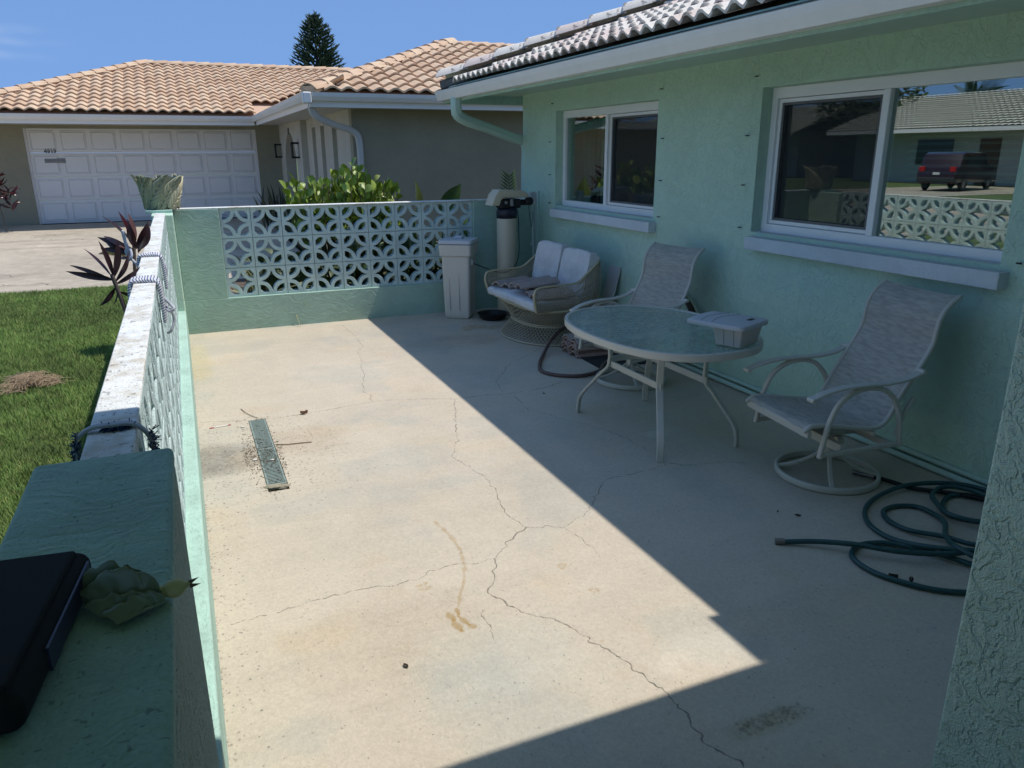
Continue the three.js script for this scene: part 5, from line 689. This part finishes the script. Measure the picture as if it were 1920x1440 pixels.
// ---------------------------------------------------------------- wicker loveseat and its cushions
{
  const w = thing('wicker_loveseat', 'cream wicker loveseat with flared woven base by the brine tank', 'loveseat', [3.27, 0, -6.80], 0.03), wm = mat(0.46, 0.40, 0.29, 0.6), wr = mat(0.46, 0.40, 0.26, 0.55);
  // base outline: floor ring, waist, rim (half extents x, z)
  const prof = v => { const K = [[0, 0.40, 0.54], [0.25, 0.325, 0.465], [0.42, 0.275, 0.405], [0.55, 0.275, 0.41], [0.8, 0.315, 0.51], [1, 0.345, 0.575]]; for (let i = 0; i < K.length - 1; i++) if (v <= K[i + 1][0]) { const t = sstep(0, 1, (v - K[i][0]) / (K[i + 1][0] - K[i][0])) * 0.5 + 0.5 * (v - K[i][0]) / (K[i + 1][0] - K[i][0]); return [lerp(K[i][1], K[i + 1][1], t), lerp(K[i][2], K[i + 1][2], t)]; } return [0.345, 0.575]; };
  const sq = (a, px) => { const c = Math.cos(a), s = Math.sin(a), e = px; return [Math.sign(c) * Math.pow(Math.abs(c), e), Math.sign(s) * Math.pow(Math.abs(s), e)]; };
  const S = (a, v) => { const [rx, rz] = prof(v), [c, s] = sq(a, lerp(1, 0.62, v)); return V(c * rx, 0.012 + v * 0.338, s * rz); };
  const strand = (n, tw, r, list, off) => { for (let k = 0; k < n; k++) { const a0 = (k + off) / n * 6.2832, P = []; for (let i = 0; i <= 10; i++) P.push(S(a0 + tw * i / 10, i / 10)); list.push(tube(new THREE.CatmullRomCurve3(P), r, 12, 3, false, false)); } };
  const base = []; strand(60, 0.85, 0.0042, base, 0); strand(60, -0.85, 0.0042, base, 0.3); part('woven_base', base, wm, w);
  const hoop = (v, r) => { const P = []; for (let i = 0; i < 64; i++) P.push(S(i / 64 * 6.2832, v)); return tube(P, r, 120, 6, true); };
  part('floor_ring', hoop(0.0, 0.009), wm, w); part('waist_ring', [hoop(0.44, 0.008), hoop(0.49, 0.006)], wm, w); part('seat_rim', hoop(1.0, 0.012), wr, w);
  // top rail: arm fronts curl down, arms run back, then rise to the back
  const railP = s => [[-0.345, 0.36, 0.545], [-0.375, 0.45, 0.565], [-0.385, 0.54, 0.575], [-0.36, 0.585, 0.58], [-0.28, 0.60, 0.585], [-0.08, 0.605, 0.59], [0.06, 0.62, 0.59], [0.16, 0.69, 0.585], [0.26, 0.765, 0.575], [0.315, 0.785, 0.54]].map(p => V(p[0], p[1], p[2] * s));
  for (const s of [-1, 1]) part('arm_rail', bar(railP(s), V(0, 0.2, 1), 0.016, 0.009, 40), wr, w);
  part('back_rail', bar([V(0.315, 0.785, -0.54), V(0.33, 0.80, -0.3), V(0.335, 0.805, 0), V(0.33, 0.80, 0.3), V(0.315, 0.785, 0.54)], V(0, 0, 1), 0.02, 0.01, 20), wr, w);
  const side = []; for (const s of [-1, 1]) { const c = new THREE.CatmullRomCurve3(railP(s), false, 'centripetal'), top = t => c.getPointAt(clamp01(0.13 + 0.87 * t)), bot = t => V(lerp(-0.33, 0.31, t), 0.352, s * lerp(0.555, 0.55, t)); const N = 36; for (let k = 0; k < N; k++) for (const d of [-0.07, 0.07]) { const t = k / N, u = clamp01(t + d); const a = bot(t), b = top(u), m = a.clone().lerp(b, 0.5); m.z += s * 0.012; side.push(tube([a, m, b], 0.0038, 5, 3, false, false)); } for (const h of [0.34, 0.67]) { const P = []; for (let i = 0; i <= 12; i++) P.push(bot(i / 12).lerp(top(i / 12), h)); side.push(tube(P, 0.004, 20, 4, false, false)); } }
  for (let k = 0; k < 34; k++) for (const d of [-0.06, 0.06]) { const z = lerp(-0.54, 0.54, k / 33); side.push(tube([V(0.305, 0.352, z), V(0.33, 0.58, z + d * 0.5), V(0.332, 0.80, Math.max(-0.54, Math.min(0.54, z + d)))], 0.0038, 5, 3, false, false)); }
  part('woven_sides', side, wm, w);
  part('seat_support', bx(-0.31, 0.30, 0.335, 0.352, -0.53, 0.53, 0.004), wm, w);
  const fab = new THREE.MeshStandardMaterial({ map: rep(mottle([0.60, 0.60, 0.61], 0.22, 6), 0.7), bumpMap: rep(combH, 0.35), bumpScale: 0.005, roughness: 0.95 });
  const cush = (wx, hy, dz, sd) => { const g = mergeVertices(new RoundedBoxGeometry(wx, hy, dz, 8, 0.035)); const gg = new THREE.BoxGeometry(wx, hy, dz, 22, 6, 26), p = gg.attributes.position; for (let i = 0; i < p.count; i++) { let x = p.getX(i) / wx * 2, y = p.getY(i) / hy * 2, z = p.getZ(i) / dz * 2; const ex = 1 - Math.pow(Math.abs(x), 8), ez = 1 - Math.pow(Math.abs(z), 8), n = vn(x * 3 + sd, z * 4 + sd, 64, 3) - 0.5; p.setXYZ(i, x * wx / 2 * (1 - 0.06 * Math.pow(Math.abs(y), 4)), y * hy / 2 * (0.88 + 0.13 * ex * ez) + 0.012 * n * Math.sign(y), z * dz / 2 * (1 - 0.045 * Math.pow(Math.abs(y), 4))); } const h = mergeVertices((gg.deleteAttribute('uv'), gg.deleteAttribute('normal'), gg), 1e-4); h.computeVertexNormals(); return muv(h); };
  const W = (x, z) => { const a = 0.03, c = Math.cos(a), s = Math.sin(a); return [3.27 + c * x + s * z, -6.80 - s * x + c * z]; };
  const place = (g, x, y, z, rz, label) => { const o = one('cushion', g, fab, label, 'cushion'); const [X, Z] = W(x, z); o.position.set(X, y, Z); o.rotation.set(0, 0.03, rz, 'YXZ'); return o; };
  place(cush(0.66, 0.095, 1.085, 2), -0.045, 0.402, 0, 0, 'long white seat cushion of the wicker loveseat under loose tiles');
  place(cush(0.12, 0.47, 0.53, 5), 0.235, 0.665, -0.275, -0.20, 'white back cushion nearer the softener tank'); place(cush(0.12, 0.45, 0.53, 8), 0.245, 0.655, 0.27, -0.21, 'white back cushion nearer the leaning board');
}
{ // loose roof tiles
  const g = tileGeo(0.15, 2, 0.42, 0.042, 0.015), lay = (x, y, z, ry, rx, m, label, rz = 0) => { const o = one('roof_tile', g, m, label, 'roof tile'); o.position.set(x, y, z); o.rotation.set(rx, ry, rz, 'YXZ'); return o; };
  // local +z is the lower edge: turned so that it points to the front of the seat (-x)
  lay(2.95, 0.458, -7.14, -Math.PI / 2 + 0.30, 0.04, M.looseTile, 'loose grey roof tile on the loveseat nearest the tank');
  lay(3.10, 0.462, -6.83, -Math.PI / 2 + 0.42, 0.05, M.looseTile, 'loose grey roof tile lying middle on the seat cushion', 0.03);
  lay(2.93, 0.515, -6.72, -Math.PI / 2 + 0.02, 0.09, M.looseTile, 'loose grey roof tile overlapping the others on the seat cushion', 0.05);
  lay(2.97, 0.459, -6.47, -Math.PI / 2 - 0.10, 0.03, M.looseTile, 'loose grey roof tile on the loveseat nearest the glass table');
  const y0 = 0.0075; for (let k = 0; k < 5; k++) lay(3.135 + 0.012 * Math.sin(k * 2.3), y0 + k * 0.0305, -5.955 + 0.008 * Math.cos(k * 3.1), -Math.PI / 2 + 0.06 * Math.sin(k * 1.7), 0.0, k === 4 ? M.looseTile : M.pinkTile, ['lowest', 'second lowest', 'middle', 'second highest', 'topmost'][k] + ' roof tile of the stack on the black mat');
  const mm = part(nm('rubber_mat'), bx(-0.27, 0.27, 0, 0.007, -0.42, 0.42), mat(0.018, 0.018, 0.02, 0.7), scene); mm.position.set(3.45, 0.0005, -5.83); mm.rotation.y = -0.04; tag(mm, 'black rubber mat under the tile stack', 'mat');
  const bd = part(nm('wood_board'), bx(-0.011, 0.011, 0, 0.735, -0.088, 0.088, 0.003), mat(0.52, 0.51, 0.49, 0.6), scene); bd.position.set(3.69, 0.003, -6.40); bd.rotation.set(0, 0.05, -0.26, 'YXZ'); tag(bd, 'short white board leaning on the house wall', 'board');
}

// ---------------------------------------------------------------- water softener
{
  const t = thing('brine_tank', 'pale square brine tank with overhanging lid in the corner', 'tank', [2.80, 0, -7.99], -0.60), bm = mat(0.58, 0.55, 0.50, 0.42);
  const tap = (w0, w1, h) => { const g = new RoundedBoxGeometry(1, 1, 1, 4, 0.09), p = g.attributes.position; for (let i = 0; i < p.count; i++) { const k = p.getY(i) + 0.5; p.setXYZ(i, p.getX(i) * lerp(w0, w1, k), k * h, p.getZ(i) * lerp(w0, w1, k)); } g.computeVertexNormals(); return g; };
  part('body', tap(0.285, 0.325, 0.73), bm, t); part('collar', moved(tap(0.36, 0.375, 0.135), 0, 0.70, 0), bm, t); const lid = part('lid', [moved(tap(0.382, 0.37, 0.042), 0, 0.836, 0)], mat(0.54, 0.55, 0.58, 0.4), t); part('lid_handle', bx(-0.045, 0.045, 0.874, 0.908, -0.085, 0.02, 0.014), mat(0.54, 0.55, 0.58, 0.4), lid);
  part('seam', [bx(0.034, 0.037, 0.10, 0.70, 0.150, 0.1565), bx(-0.075, -0.071, 0.10, 0.70, 0.150, 0.1555)], mat(0.30, 0.28, 0.25, 0.6), t); part('overflow_elbow', bx(0.16, 0.175, 0.60, 0.66, 0.06, 0.08, 0.004), M.white, t);
  const s = thing('softener_tank', 'tall cream water softener cylinder with hooded black valve head', 'tank', [3.345, 0, -7.9]);
  part('cylinder', lathe([[0, 0], [0.10, 0], [0.112, 0.02], [0.112, 1.09], [0, 1.09]], 40), mat(0.50, 0.46, 0.35, 0.45), s);
  part('collar', lathe([[0, 1.088], [0.114, 1.09], [0.116, 1.17], [0.100, 1.20], [0, 1.205]], 36), mat(0.015, 0.018, 0.035, 0.5), s);
  const vm = part('valve', [bx(-0.10, 0.14, 1.20, 1.30, -0.09, 0.09, 0.02), bx(0.13, 0.26, 1.225, 1.285, -0.04, 0.04, 0.015), lathe([[0, 0], [0.045, 0], [0.045, 0.05], [0, 0.05]], 16).rotateX(Math.PI / 2).translate(0.25, 1.27, 0.02)], M.black, s); part('bracket', [bx(0.005, 0.04, 1.225, 1.30, 0.088, 0.10, 0.004), bx(-0.06, -0.03, 1.25, 1.28, 0.088, 0.096, 0.004)], mat(0.25, 0.24, 0.23, 0.5), vm);
  const hs = new THREE.Shape([[-0.205, 1.245], [-0.165, 1.345], [-0.12, 1.39], [0.16, 1.375], [0.215, 1.34], [0.215, 1.325], [-0.075, 1.33], [-0.115, 1.30], [-0.135, 1.245]].map(p => new THREE.Vector2(...p))), hg = new THREE.ExtrudeGeometry(hs, { depth: 0.19, bevelEnabled: true, bevelSize: 0.012, bevelThickness: 0.015, bevelSegments: 3 }); hg.translate(0, 0, -0.095); part('hood', muv(toCreasedNormals(hg, 0.7)), mat(0.55, 0.49, 0.34, 0.4), s);
  const pm = mat(0.40, 0.52, 0.50, 0.5), pp = thing('supply_pipes', 'pale green supply pipes rising in the corner beside the softener', 'pipes', [3.72, 0, -8.0]);
  part('pipe', tube([V(0, 0.0, 0), V(0, 0.6, 0), V(-0.008, 1.0, 0), V(-0.02, 1.26, 0.02)], 0.013, 20, 8), pm, pp); part('pipe', tube([V(0.05, 0, -0.05), V(0.05, 0.7, -0.05), V(0.05, 1.2, -0.04)], 0.011, 14, 8), pm, pp); part('pipe', tube([V(0.12, 0, -0.12), V(0.12, 0.8, -0.12), V(0.12, 1.35, -0.12)], 0.014, 14, 8), M.mintFlat, pp); part('outlet_box', bx(-0.05, 0.03, 1.22, 1.36, -0.03, 0.03, 0.008), mat(0.5, 0.5, 0.5, 0.5), pp); part('fitting', [bx(-0.035, 0.0, 0.76, 0.79, -0.012, 0.012, 0.004), bx(-0.02, 0.02, 0.5, 0.53, -0.02, 0.02, 0.004)], pm, pp);
  one('brine_line', tube([V(2.955, 0.60, -7.93), V(3.05, 0.56, -7.86), V(3.18, 0.51, -7.80), V(3.28, 0.505, -7.78), V(3.38, 0.55, -7.785), V(3.445, 0.68, -7.80), V(3.458, 0.9, -7.82), V(3.455, 1.1, -7.83), V(3.44, 1.22, -7.85)], 0.0055, 60, 6), M.black, 'thin black tube linking the brine tank to the softener', 'tube');
  one('valve_wire', tube([V(3.60, 1.25, -7.88), V(3.61, 1.1, -7.86), V(3.64, 0.98, -7.88), V(3.66, 1.02, -7.9), V(3.69, 1.15, -7.95)], 0.003, 30, 5), M.black, 'thin wire sagging beside the corner pipes', 'wire');
  const pan = thing('shallow_pan', 'shallow black pan on the floor behind the loveseat', 'pan', [3.09, 0, -7.72]); part('bowl', lathe([[0, 0.004], [0.12, 0.0], [0.15, 0.03], [0.165, 0.062], [0.175, 0.066], [0.17, 0.071], [0.155, 0.064], [0.14, 0.034], [0.115, 0.012], [0, 0.012]], 36), M.black, pan);
}

// ---------------------------------------------------------------- hoses
{
  const gm = new THREE.MeshStandardMaterial({ map: rep(mottle([0.012, 0.062, 0.062], 0.35, 6), 0.3), roughness: 0.38 });
  const F = (a, y) => a.map(([x, , z], i) => V(x, Array.isArray(y) ? y[Math.min(i, y.length - 1)] : y, z));
  const seg1 = F([[2.442, 0, -2.424], [2.566, 0, -2.341], [2.68, 0, -2.226], [2.803, 0, -2.098], [2.96, 0, -2.004], [3.13, 0, -1.93]], [0.014, 0.03, 0.048, 0.05, 0.05, 0.06]);
  const big = F([[3.25, 0, -1.86], [3.28, 0, -1.72], [3.1, 0, -1.66], [2.892, 0, -1.751], [2.747, 0, -1.837], [2.67, 0, -1.929], [2.615, 0, -2.047], [2.619, 0, -2.154], [2.661, 0, -2.218], [2.761, 0, -2.255], [2.873, 0, -2.217], [2.959, 0, -2.114], [3.03, 0, -1.978], [3.1, 0, -1.847]], [0.04, 0.014, 0.014, 0.014, 0.014, 0.014, 0.014, 0.014, 0.014, 0.014, 0.016, 0.02, 0.022, 0.016]);
  const bb = F([[3.3, 0, -1.80], [3.55, 0, -1.95], [3.76, 0, -2.2], [3.79, 0, -2.38], [3.70, 0, -2.515], [3.472, 0, -2.602], [3.209, 0, -2.581], [3.062, 0, -2.509], [2.955, 0, -2.379], [2.934, 0, -2.241], [2.974, 0, -2.07], [3.16, 0, -1.90]], [0.016, 0.018, 0.03, 0.045, 0.045, 0.04, 0.022, 0.014, 0.014, 0.016, 0.048, 0.072]);
  const cc = F([[3.3, 0, -1.9], [3.188, 0, -2.02], [3.157, 0, -2.131], [3.072, 0, -2.267], [3.082, 0, -2.385], [3.145, 0, -2.466], [3.249, 0, -2.48], [3.34, 0, -2.427], [3.337, 0, -2.316], [3.287, 0, -2.232], [3.125, 0, -2.1], [3.04, 0, -1.97], [3.1, 0, -1.82]], [0.05, 0.04, 0.03, 0.02, 0.014, 0.014, 0.014, 0.016, 0.02, 0.03, 0.05, 0.074, 0.05]);
  const ee = F([[3.3, 0, -1.75], [3.6, 0, -1.9], [3.78, 0, -2.26], [3.74, 0, -2.38], [3.625, 0, -2.446], [3.494, 0, -2.399], [3.415, 0, -2.301], [3.474, 0, -2.199], [3.59, 0, -2.141], [3.7, 0, -2.2], [3.72, 0, -2.35], [3.633, 0, -2.49], [3.494, 0, -2.468], [3.421, 0, -2.38], [3.366, 0, -2.278], [3.408, 0, -2.179], [3.501, 0, -2.107], [3.65, 0, -2.05]], [0.03, 0.014, 0.014, 0.018, 0.018, 0.014, 0.014, 0.014, 0.016, 0.02, 0.05, 0.05, 0.04, 0.04, 0.042, 0.04, 0.04, 0.02]);
  const h = thing('garden_hose', 'green garden hose lying in loose loops beside the near wall corner', 'hose');
  part('hose', tube([...seg1, ...big, ...bb, ...cc, ...ee], 0.0125, 900, 10), gm, h);
  const d = seg1[0].clone().sub(seg1[1]).normalize(), q = new THREE.Quaternion().setFromUnitVectors(V(0, 1, 0), d); const fit = mg([new THREE.CylinderGeometry(0.0145, 0.0145, 0.03, 14).translate(0, 0.008, 0), new THREE.CylinderGeometry(0.017, 0.017, 0.006, 14).translate(0, 0.012, 0), new THREE.CylinderGeometry(0.016, 0.016, 0.016, 14).translate(0, 0.028, 0), new THREE.CylinderGeometry(0.0165, 0.0165, 0.003, 14).translate(0, 0.034, 0)]); fit.applyQuaternion(q); fit.translate(...seg1[0].toArray()); fit.translate(0, 0.003, 0); part('coupling', fit, mat(0.22, 0.20, 0.17, 0.45, { metalness: 0.5 }), h);
  const b = thing('leader_hose', 'short black leader hose with metal fitting at the chair base', 'hose'); const P = [V(3.395, 0.016, -2.885), V(3.44, 0.018, -2.785), V(3.47, 0.018, -2.72), V(3.50, 0.02, -2.60), V(3.60, 0.02, -2.50), V(3.72, 0.02, -2.36), V(3.80, 0.02, -2.1)];
  part('hose', tube(P.slice(1), 0.0125, 60, 8), M.black, b); const dd = P[1].clone().sub(P[0]).normalize(), qq = new THREE.Quaternion().setFromUnitVectors(V(0, 1, 0), dd), sw = mg([new THREE.CylinderGeometry(0.016, 0.016, 0.022, 12), new THREE.CylinderGeometry(0.011, 0.011, 0.03, 12).translate(0, 0.024, 0), new THREE.CylinderGeometry(0.0155, 0.0155, 0.03, 8).translate(0, 0.05, 0), new THREE.CylinderGeometry(0.013, 0.013, 0.04, 12).translate(0, 0.085, 0)]); sw.applyQuaternion(qq); sw.translate(P[0].x, 0.0175, P[0].z); part('fitting', sw, mat(0.25, 0.24, 0.22, 0.35, { metalness: 0.8 }), b);
  const br = mat(0.115, 0.07, 0.06, 0.5), bh = thing('brown_hose', 'brown hose curving round the black mat to a coil behind the far swivel chair', 'hose');
  const pts = [[3.62, 0.22, -6.52], [3.55, 0.16, -6.5], [3.30, 0.15, -6.38], [3.08, 0.10, -6.20], [2.908, 0.03, -6.011], [2.735, 0.016, -5.739], [2.655, 0.016, -5.517], [2.725, 0.016, -5.36], [2.884, 0.016, -5.27], [3.096, 0.016, -5.33], [3.25, 0.024, -5.50], [3.42, 0.024, -5.60], [3.62, 0.026, -5.50], [3.70, 0.024, -5.36]].map(p => V(...p));
  const coil = []; for (let k = 0; k <= 56; k++) { const a = k / 56 * 6.2832 * 3 + 1.2; coil.push(V(3.845 - 0.03 * Math.sin(k / 56 * 9) - 0.10 * clamp01(0.32 - (0.33 + 0.30 * Math.sin(a))) - 0.012 * (k % 19) / 19, 0.335 + 0.30 * Math.sin(a), -5.33 + 0.30 * Math.cos(a))); }
  part('hose', tube([...pts], 0.016, 200, 10), br, bh); part('coil', tube(coil, 0.0145, 260, 8), br, bh);
}

// ---------------------------------------------------------------- what the windows mirror: the other side of the street
{
  const h = thing('ranch_house', 'pale tiled house across the street, mirrored in the larger window', 'house', [-34, -0.1, -28.5]), pale = mat(0.42, 0.46, 0.44, 0.85), tile = [mat(0.72, 0.71, 0.62, 0.85), mat(0.66, 0.65, 0.57, 0.85)];
  part('wall', bx(-8, 0, 0, 2.8, -9, 12), pale, h); part('door', bx(0, 0.05, 0, 2.1, -1.6, -0.6), mat(0.10, 0.07, 0.05, 0.6), h); part('window', [bx(0, 0.04, 0.9, 2.1, -5, -3)], mat(0.05, 0.07, 0.07, 0.1), h); part('window', [bx(0, 0.04, 0.9, 2.1, 0.4, 2.2)], mat(0.05, 0.07, 0.07, 0.1), h); part('garage_door', bx(0, 0.05, 0, 2.2, 3.2, 8.2), mat(0.5, 0.5, 0.5, 0.6), h);
  part('fascia', bx(1.40, 1.45, 2.42, 2.6, -9.8, 12.8), M.white, h); part('soffit', bx(0.0, 1.4, 2.56, 2.58, -9.8, 12.8), M.white, h);
  const rf = part('roof', quad([[[1.45, 2.56, -9.8], [1.45, 2.56, 12.8], [-4, 4.45, 12.8], [-4, 4.45, -9.8]], [[-4, 4.45, -9.8], [-4, 4.45, 12.8], [-8.8, 2.78, 12.8], [-8.8, 2.78, -9.8]]]), tile[1], h);
  for (let k = 0; k < 16; k++) { const x0 = 1.47 - k * 0.345, y0 = 2.58 + k * 0.12, P = []; for (let i = 0; i <= 96; i++) P.push(i); part('tile_course', patch((u, v) => { const z = lerp(-9.8, 12.8, u), w = 0.05 * Math.abs(Math.sin(z * Math.PI / 0.3)); return V(x0 - v * 0.36, y0 + v * 0.10 + w + 0.05 * (1 - v), z); }, 300, 1), tile[k % 2], rf); }
  part('gable', quad([[[1.6, 2.8, 3], [1.6, 2.8, 9], [1.6, 4.2, 6], [1.6, 4.2, 6]]]), pale, h); part('gable_roof', quad([[[1.9, 2.7, 2.6], [1.9, 4.3, 6], [-4, 4.3, 6], [-4, 2.7, 2.6]], [[1.9, 2.7, 9.4], [1.9, 4.3, 6], [-4, 4.3, 6], [-4, 2.7, 9.4]]]), tile[0], rf);
  h.scale.setScalar(1.2); const h2 = h.clone(); h2.name = nm('ranch_house'); h2.position.set(-35, -0.1, -60); h2.userData = { label: 'second pale tiled house across the street, mirrored in the screened pane', category: 'house' }; scene.add(h2);
  // maroon car on the driveway, seen from behind
  const c = thing('parked_car', 'maroon sport utility car parked across the street, mirrored in the window', 'car', [-28.2, -0.108, -27.2], Math.PI - 0.25), paint = new THREE.MeshPhysicalMaterial({ color: lin(0.022, 0.004, 0.006), roughness: 0.3, clearcoat: 1, clearcoatRoughness: 0.05 });
  const bs = new THREE.Shape([[-2.25, 0.45], [-2.3, 0.8], [-2.22, 1.05], [-2.0, 1.15], [-1.75, 1.68], [-1.5, 1.78], [0.3, 1.76], [0.6, 1.68], [1.15, 1.18], [2.05, 1.05], [2.3, 0.85], [2.32, 0.45]].map(p => new THREE.Vector2(...p))), bg = new THREE.ExtrudeGeometry(bs, { depth: 1.7, bevelEnabled: true, bevelSize: 0.06, bevelThickness: 0.08, bevelSegments: 3 }); bg.translate(0, 0, -0.85); part('body', muv(toCreasedNormals(bg, 0.6)), paint, c);
  const gl = mat(0.01, 0.012, 0.014, 0.05); part('rear_window', moved(bx(-0.015, 0.015, 0, 0.5, -0.7, 0.7), -2.02, 1.2, 0, 0, 0, -0.44), gl, c); for (const s of [-1, 1]) { part('side_window', bx(-1.45, 0.7, 1.22, 1.62, s * 0.935 - 0.01, s * 0.935 + 0.01, 0.004), gl, c); part('tail_light', bx(-2.34, -2.2, 0.92, 1.16, s * 0.72 - 0.14, s * 0.72 + 0.14, 0.03), mat(0.4, 0.02, 0.02, 0.15), c); for (const x of [-1.4, 1.45]) { const wh = part('wheel', new THREE.TorusGeometry(0.27, 0.1, 10, 24).translate(x, 0.36, s * 0.86), M.dark, c); part('rim', new THREE.CylinderGeometry(0.2, 0.2, 0.1, 16).rotateX(Math.PI / 2).translate(x, 0.36, s * 0.88), mat(0.4, 0.4, 0.4, 0.3, { metalness: 0.8 }), wh); } } part('number_plate', bx(-2.38, -2.36, 0.78, 0.9, -0.16, 0.16), mat(0.6, 0.62, 0.6, 0.5), c); part('bumper', bx(-2.42, -2.2, 0.42, 0.66, -0.9, 0.9, 0.05), M.dark, c);
  const p = thing('palm_tree', 'tall palm behind the house across the street, mirrored in the window', 'tree', [-46, -0.1, -40]), pm = leafMat(0.05, 0.09, 0.03, 0.6); part('trunk', tube([V(0, 0, 0), V(0.1, 3, 0), V(0, 5.6, 0)], 0.16, 16, 8), mat(0.16, 0.13, 0.10, 0.9), p); reseed(171);
  for (let k = 0; k < 22; k++) { const a = k / 22 * 6.283 * 3, e = rr(-0.3, 1.0), fr = []; const L = rr(1.6, 2.1); for (let i = 1; i < 26; i++) for (const s of [-1, 1]) { const t = i / 26; fr.push(patch((u, v) => V(s * v * 0.5 * Math.sin(Math.PI * (0.1 + 0.85 * t)) , L * (t + 0.02 * u + 0.1 * v), -0.9 * t * t * L * 0.55 - v * 0.12), 1, 1)); } put('frond', mg(fr), pm, p, V(0, 5.6, 0), V(Math.cos(a), e, Math.sin(a)), a * 0 + Math.PI); }
  const blob = (name, label, x, y, z, r, n, cx) => { const t = thing(name, label, 'tree', [x, -0.1, z]), f = []; part('trunk', new THREE.CylinderGeometry(0.12, 0.2, y, 8).translate(0, y / 2, 0), mat(0.1, 0.08, 0.06, 0.9), t); for (let i = 0; i < n; i++) { const d = V(rr(-1, 1), rr(-0.8, 1), rr(-1, 1)), l = d.length(); if (l > 1) continue; const g = new THREE.PlaneGeometry(0.35, 0.2); g.rotateX(rr(0, 3)); g.rotateY(rr(0, 3)); g.translate(d.x * r * cx, y + d.y * r, d.z * r * cx); f.push(g); } part('crown', f, leafMat(0.045, 0.085, 0.025, 0.6), t); };
  blob('broadleaf_tree', 'round leafy tree behind the far house, mirrored in the window', -38, 4.6, -42, 2.6, 2600, 1.5); blob('broadleaf_tree', 'leafy tree beside the mirrored palm across the street', -40, 4.3, -26, 2.2, 2000, 1.5);
}

scene.traverse(o => { if (o.isMesh) { o.castShadow = true; o.receiveShadow = true; } });
renderer.render(scene, camera);
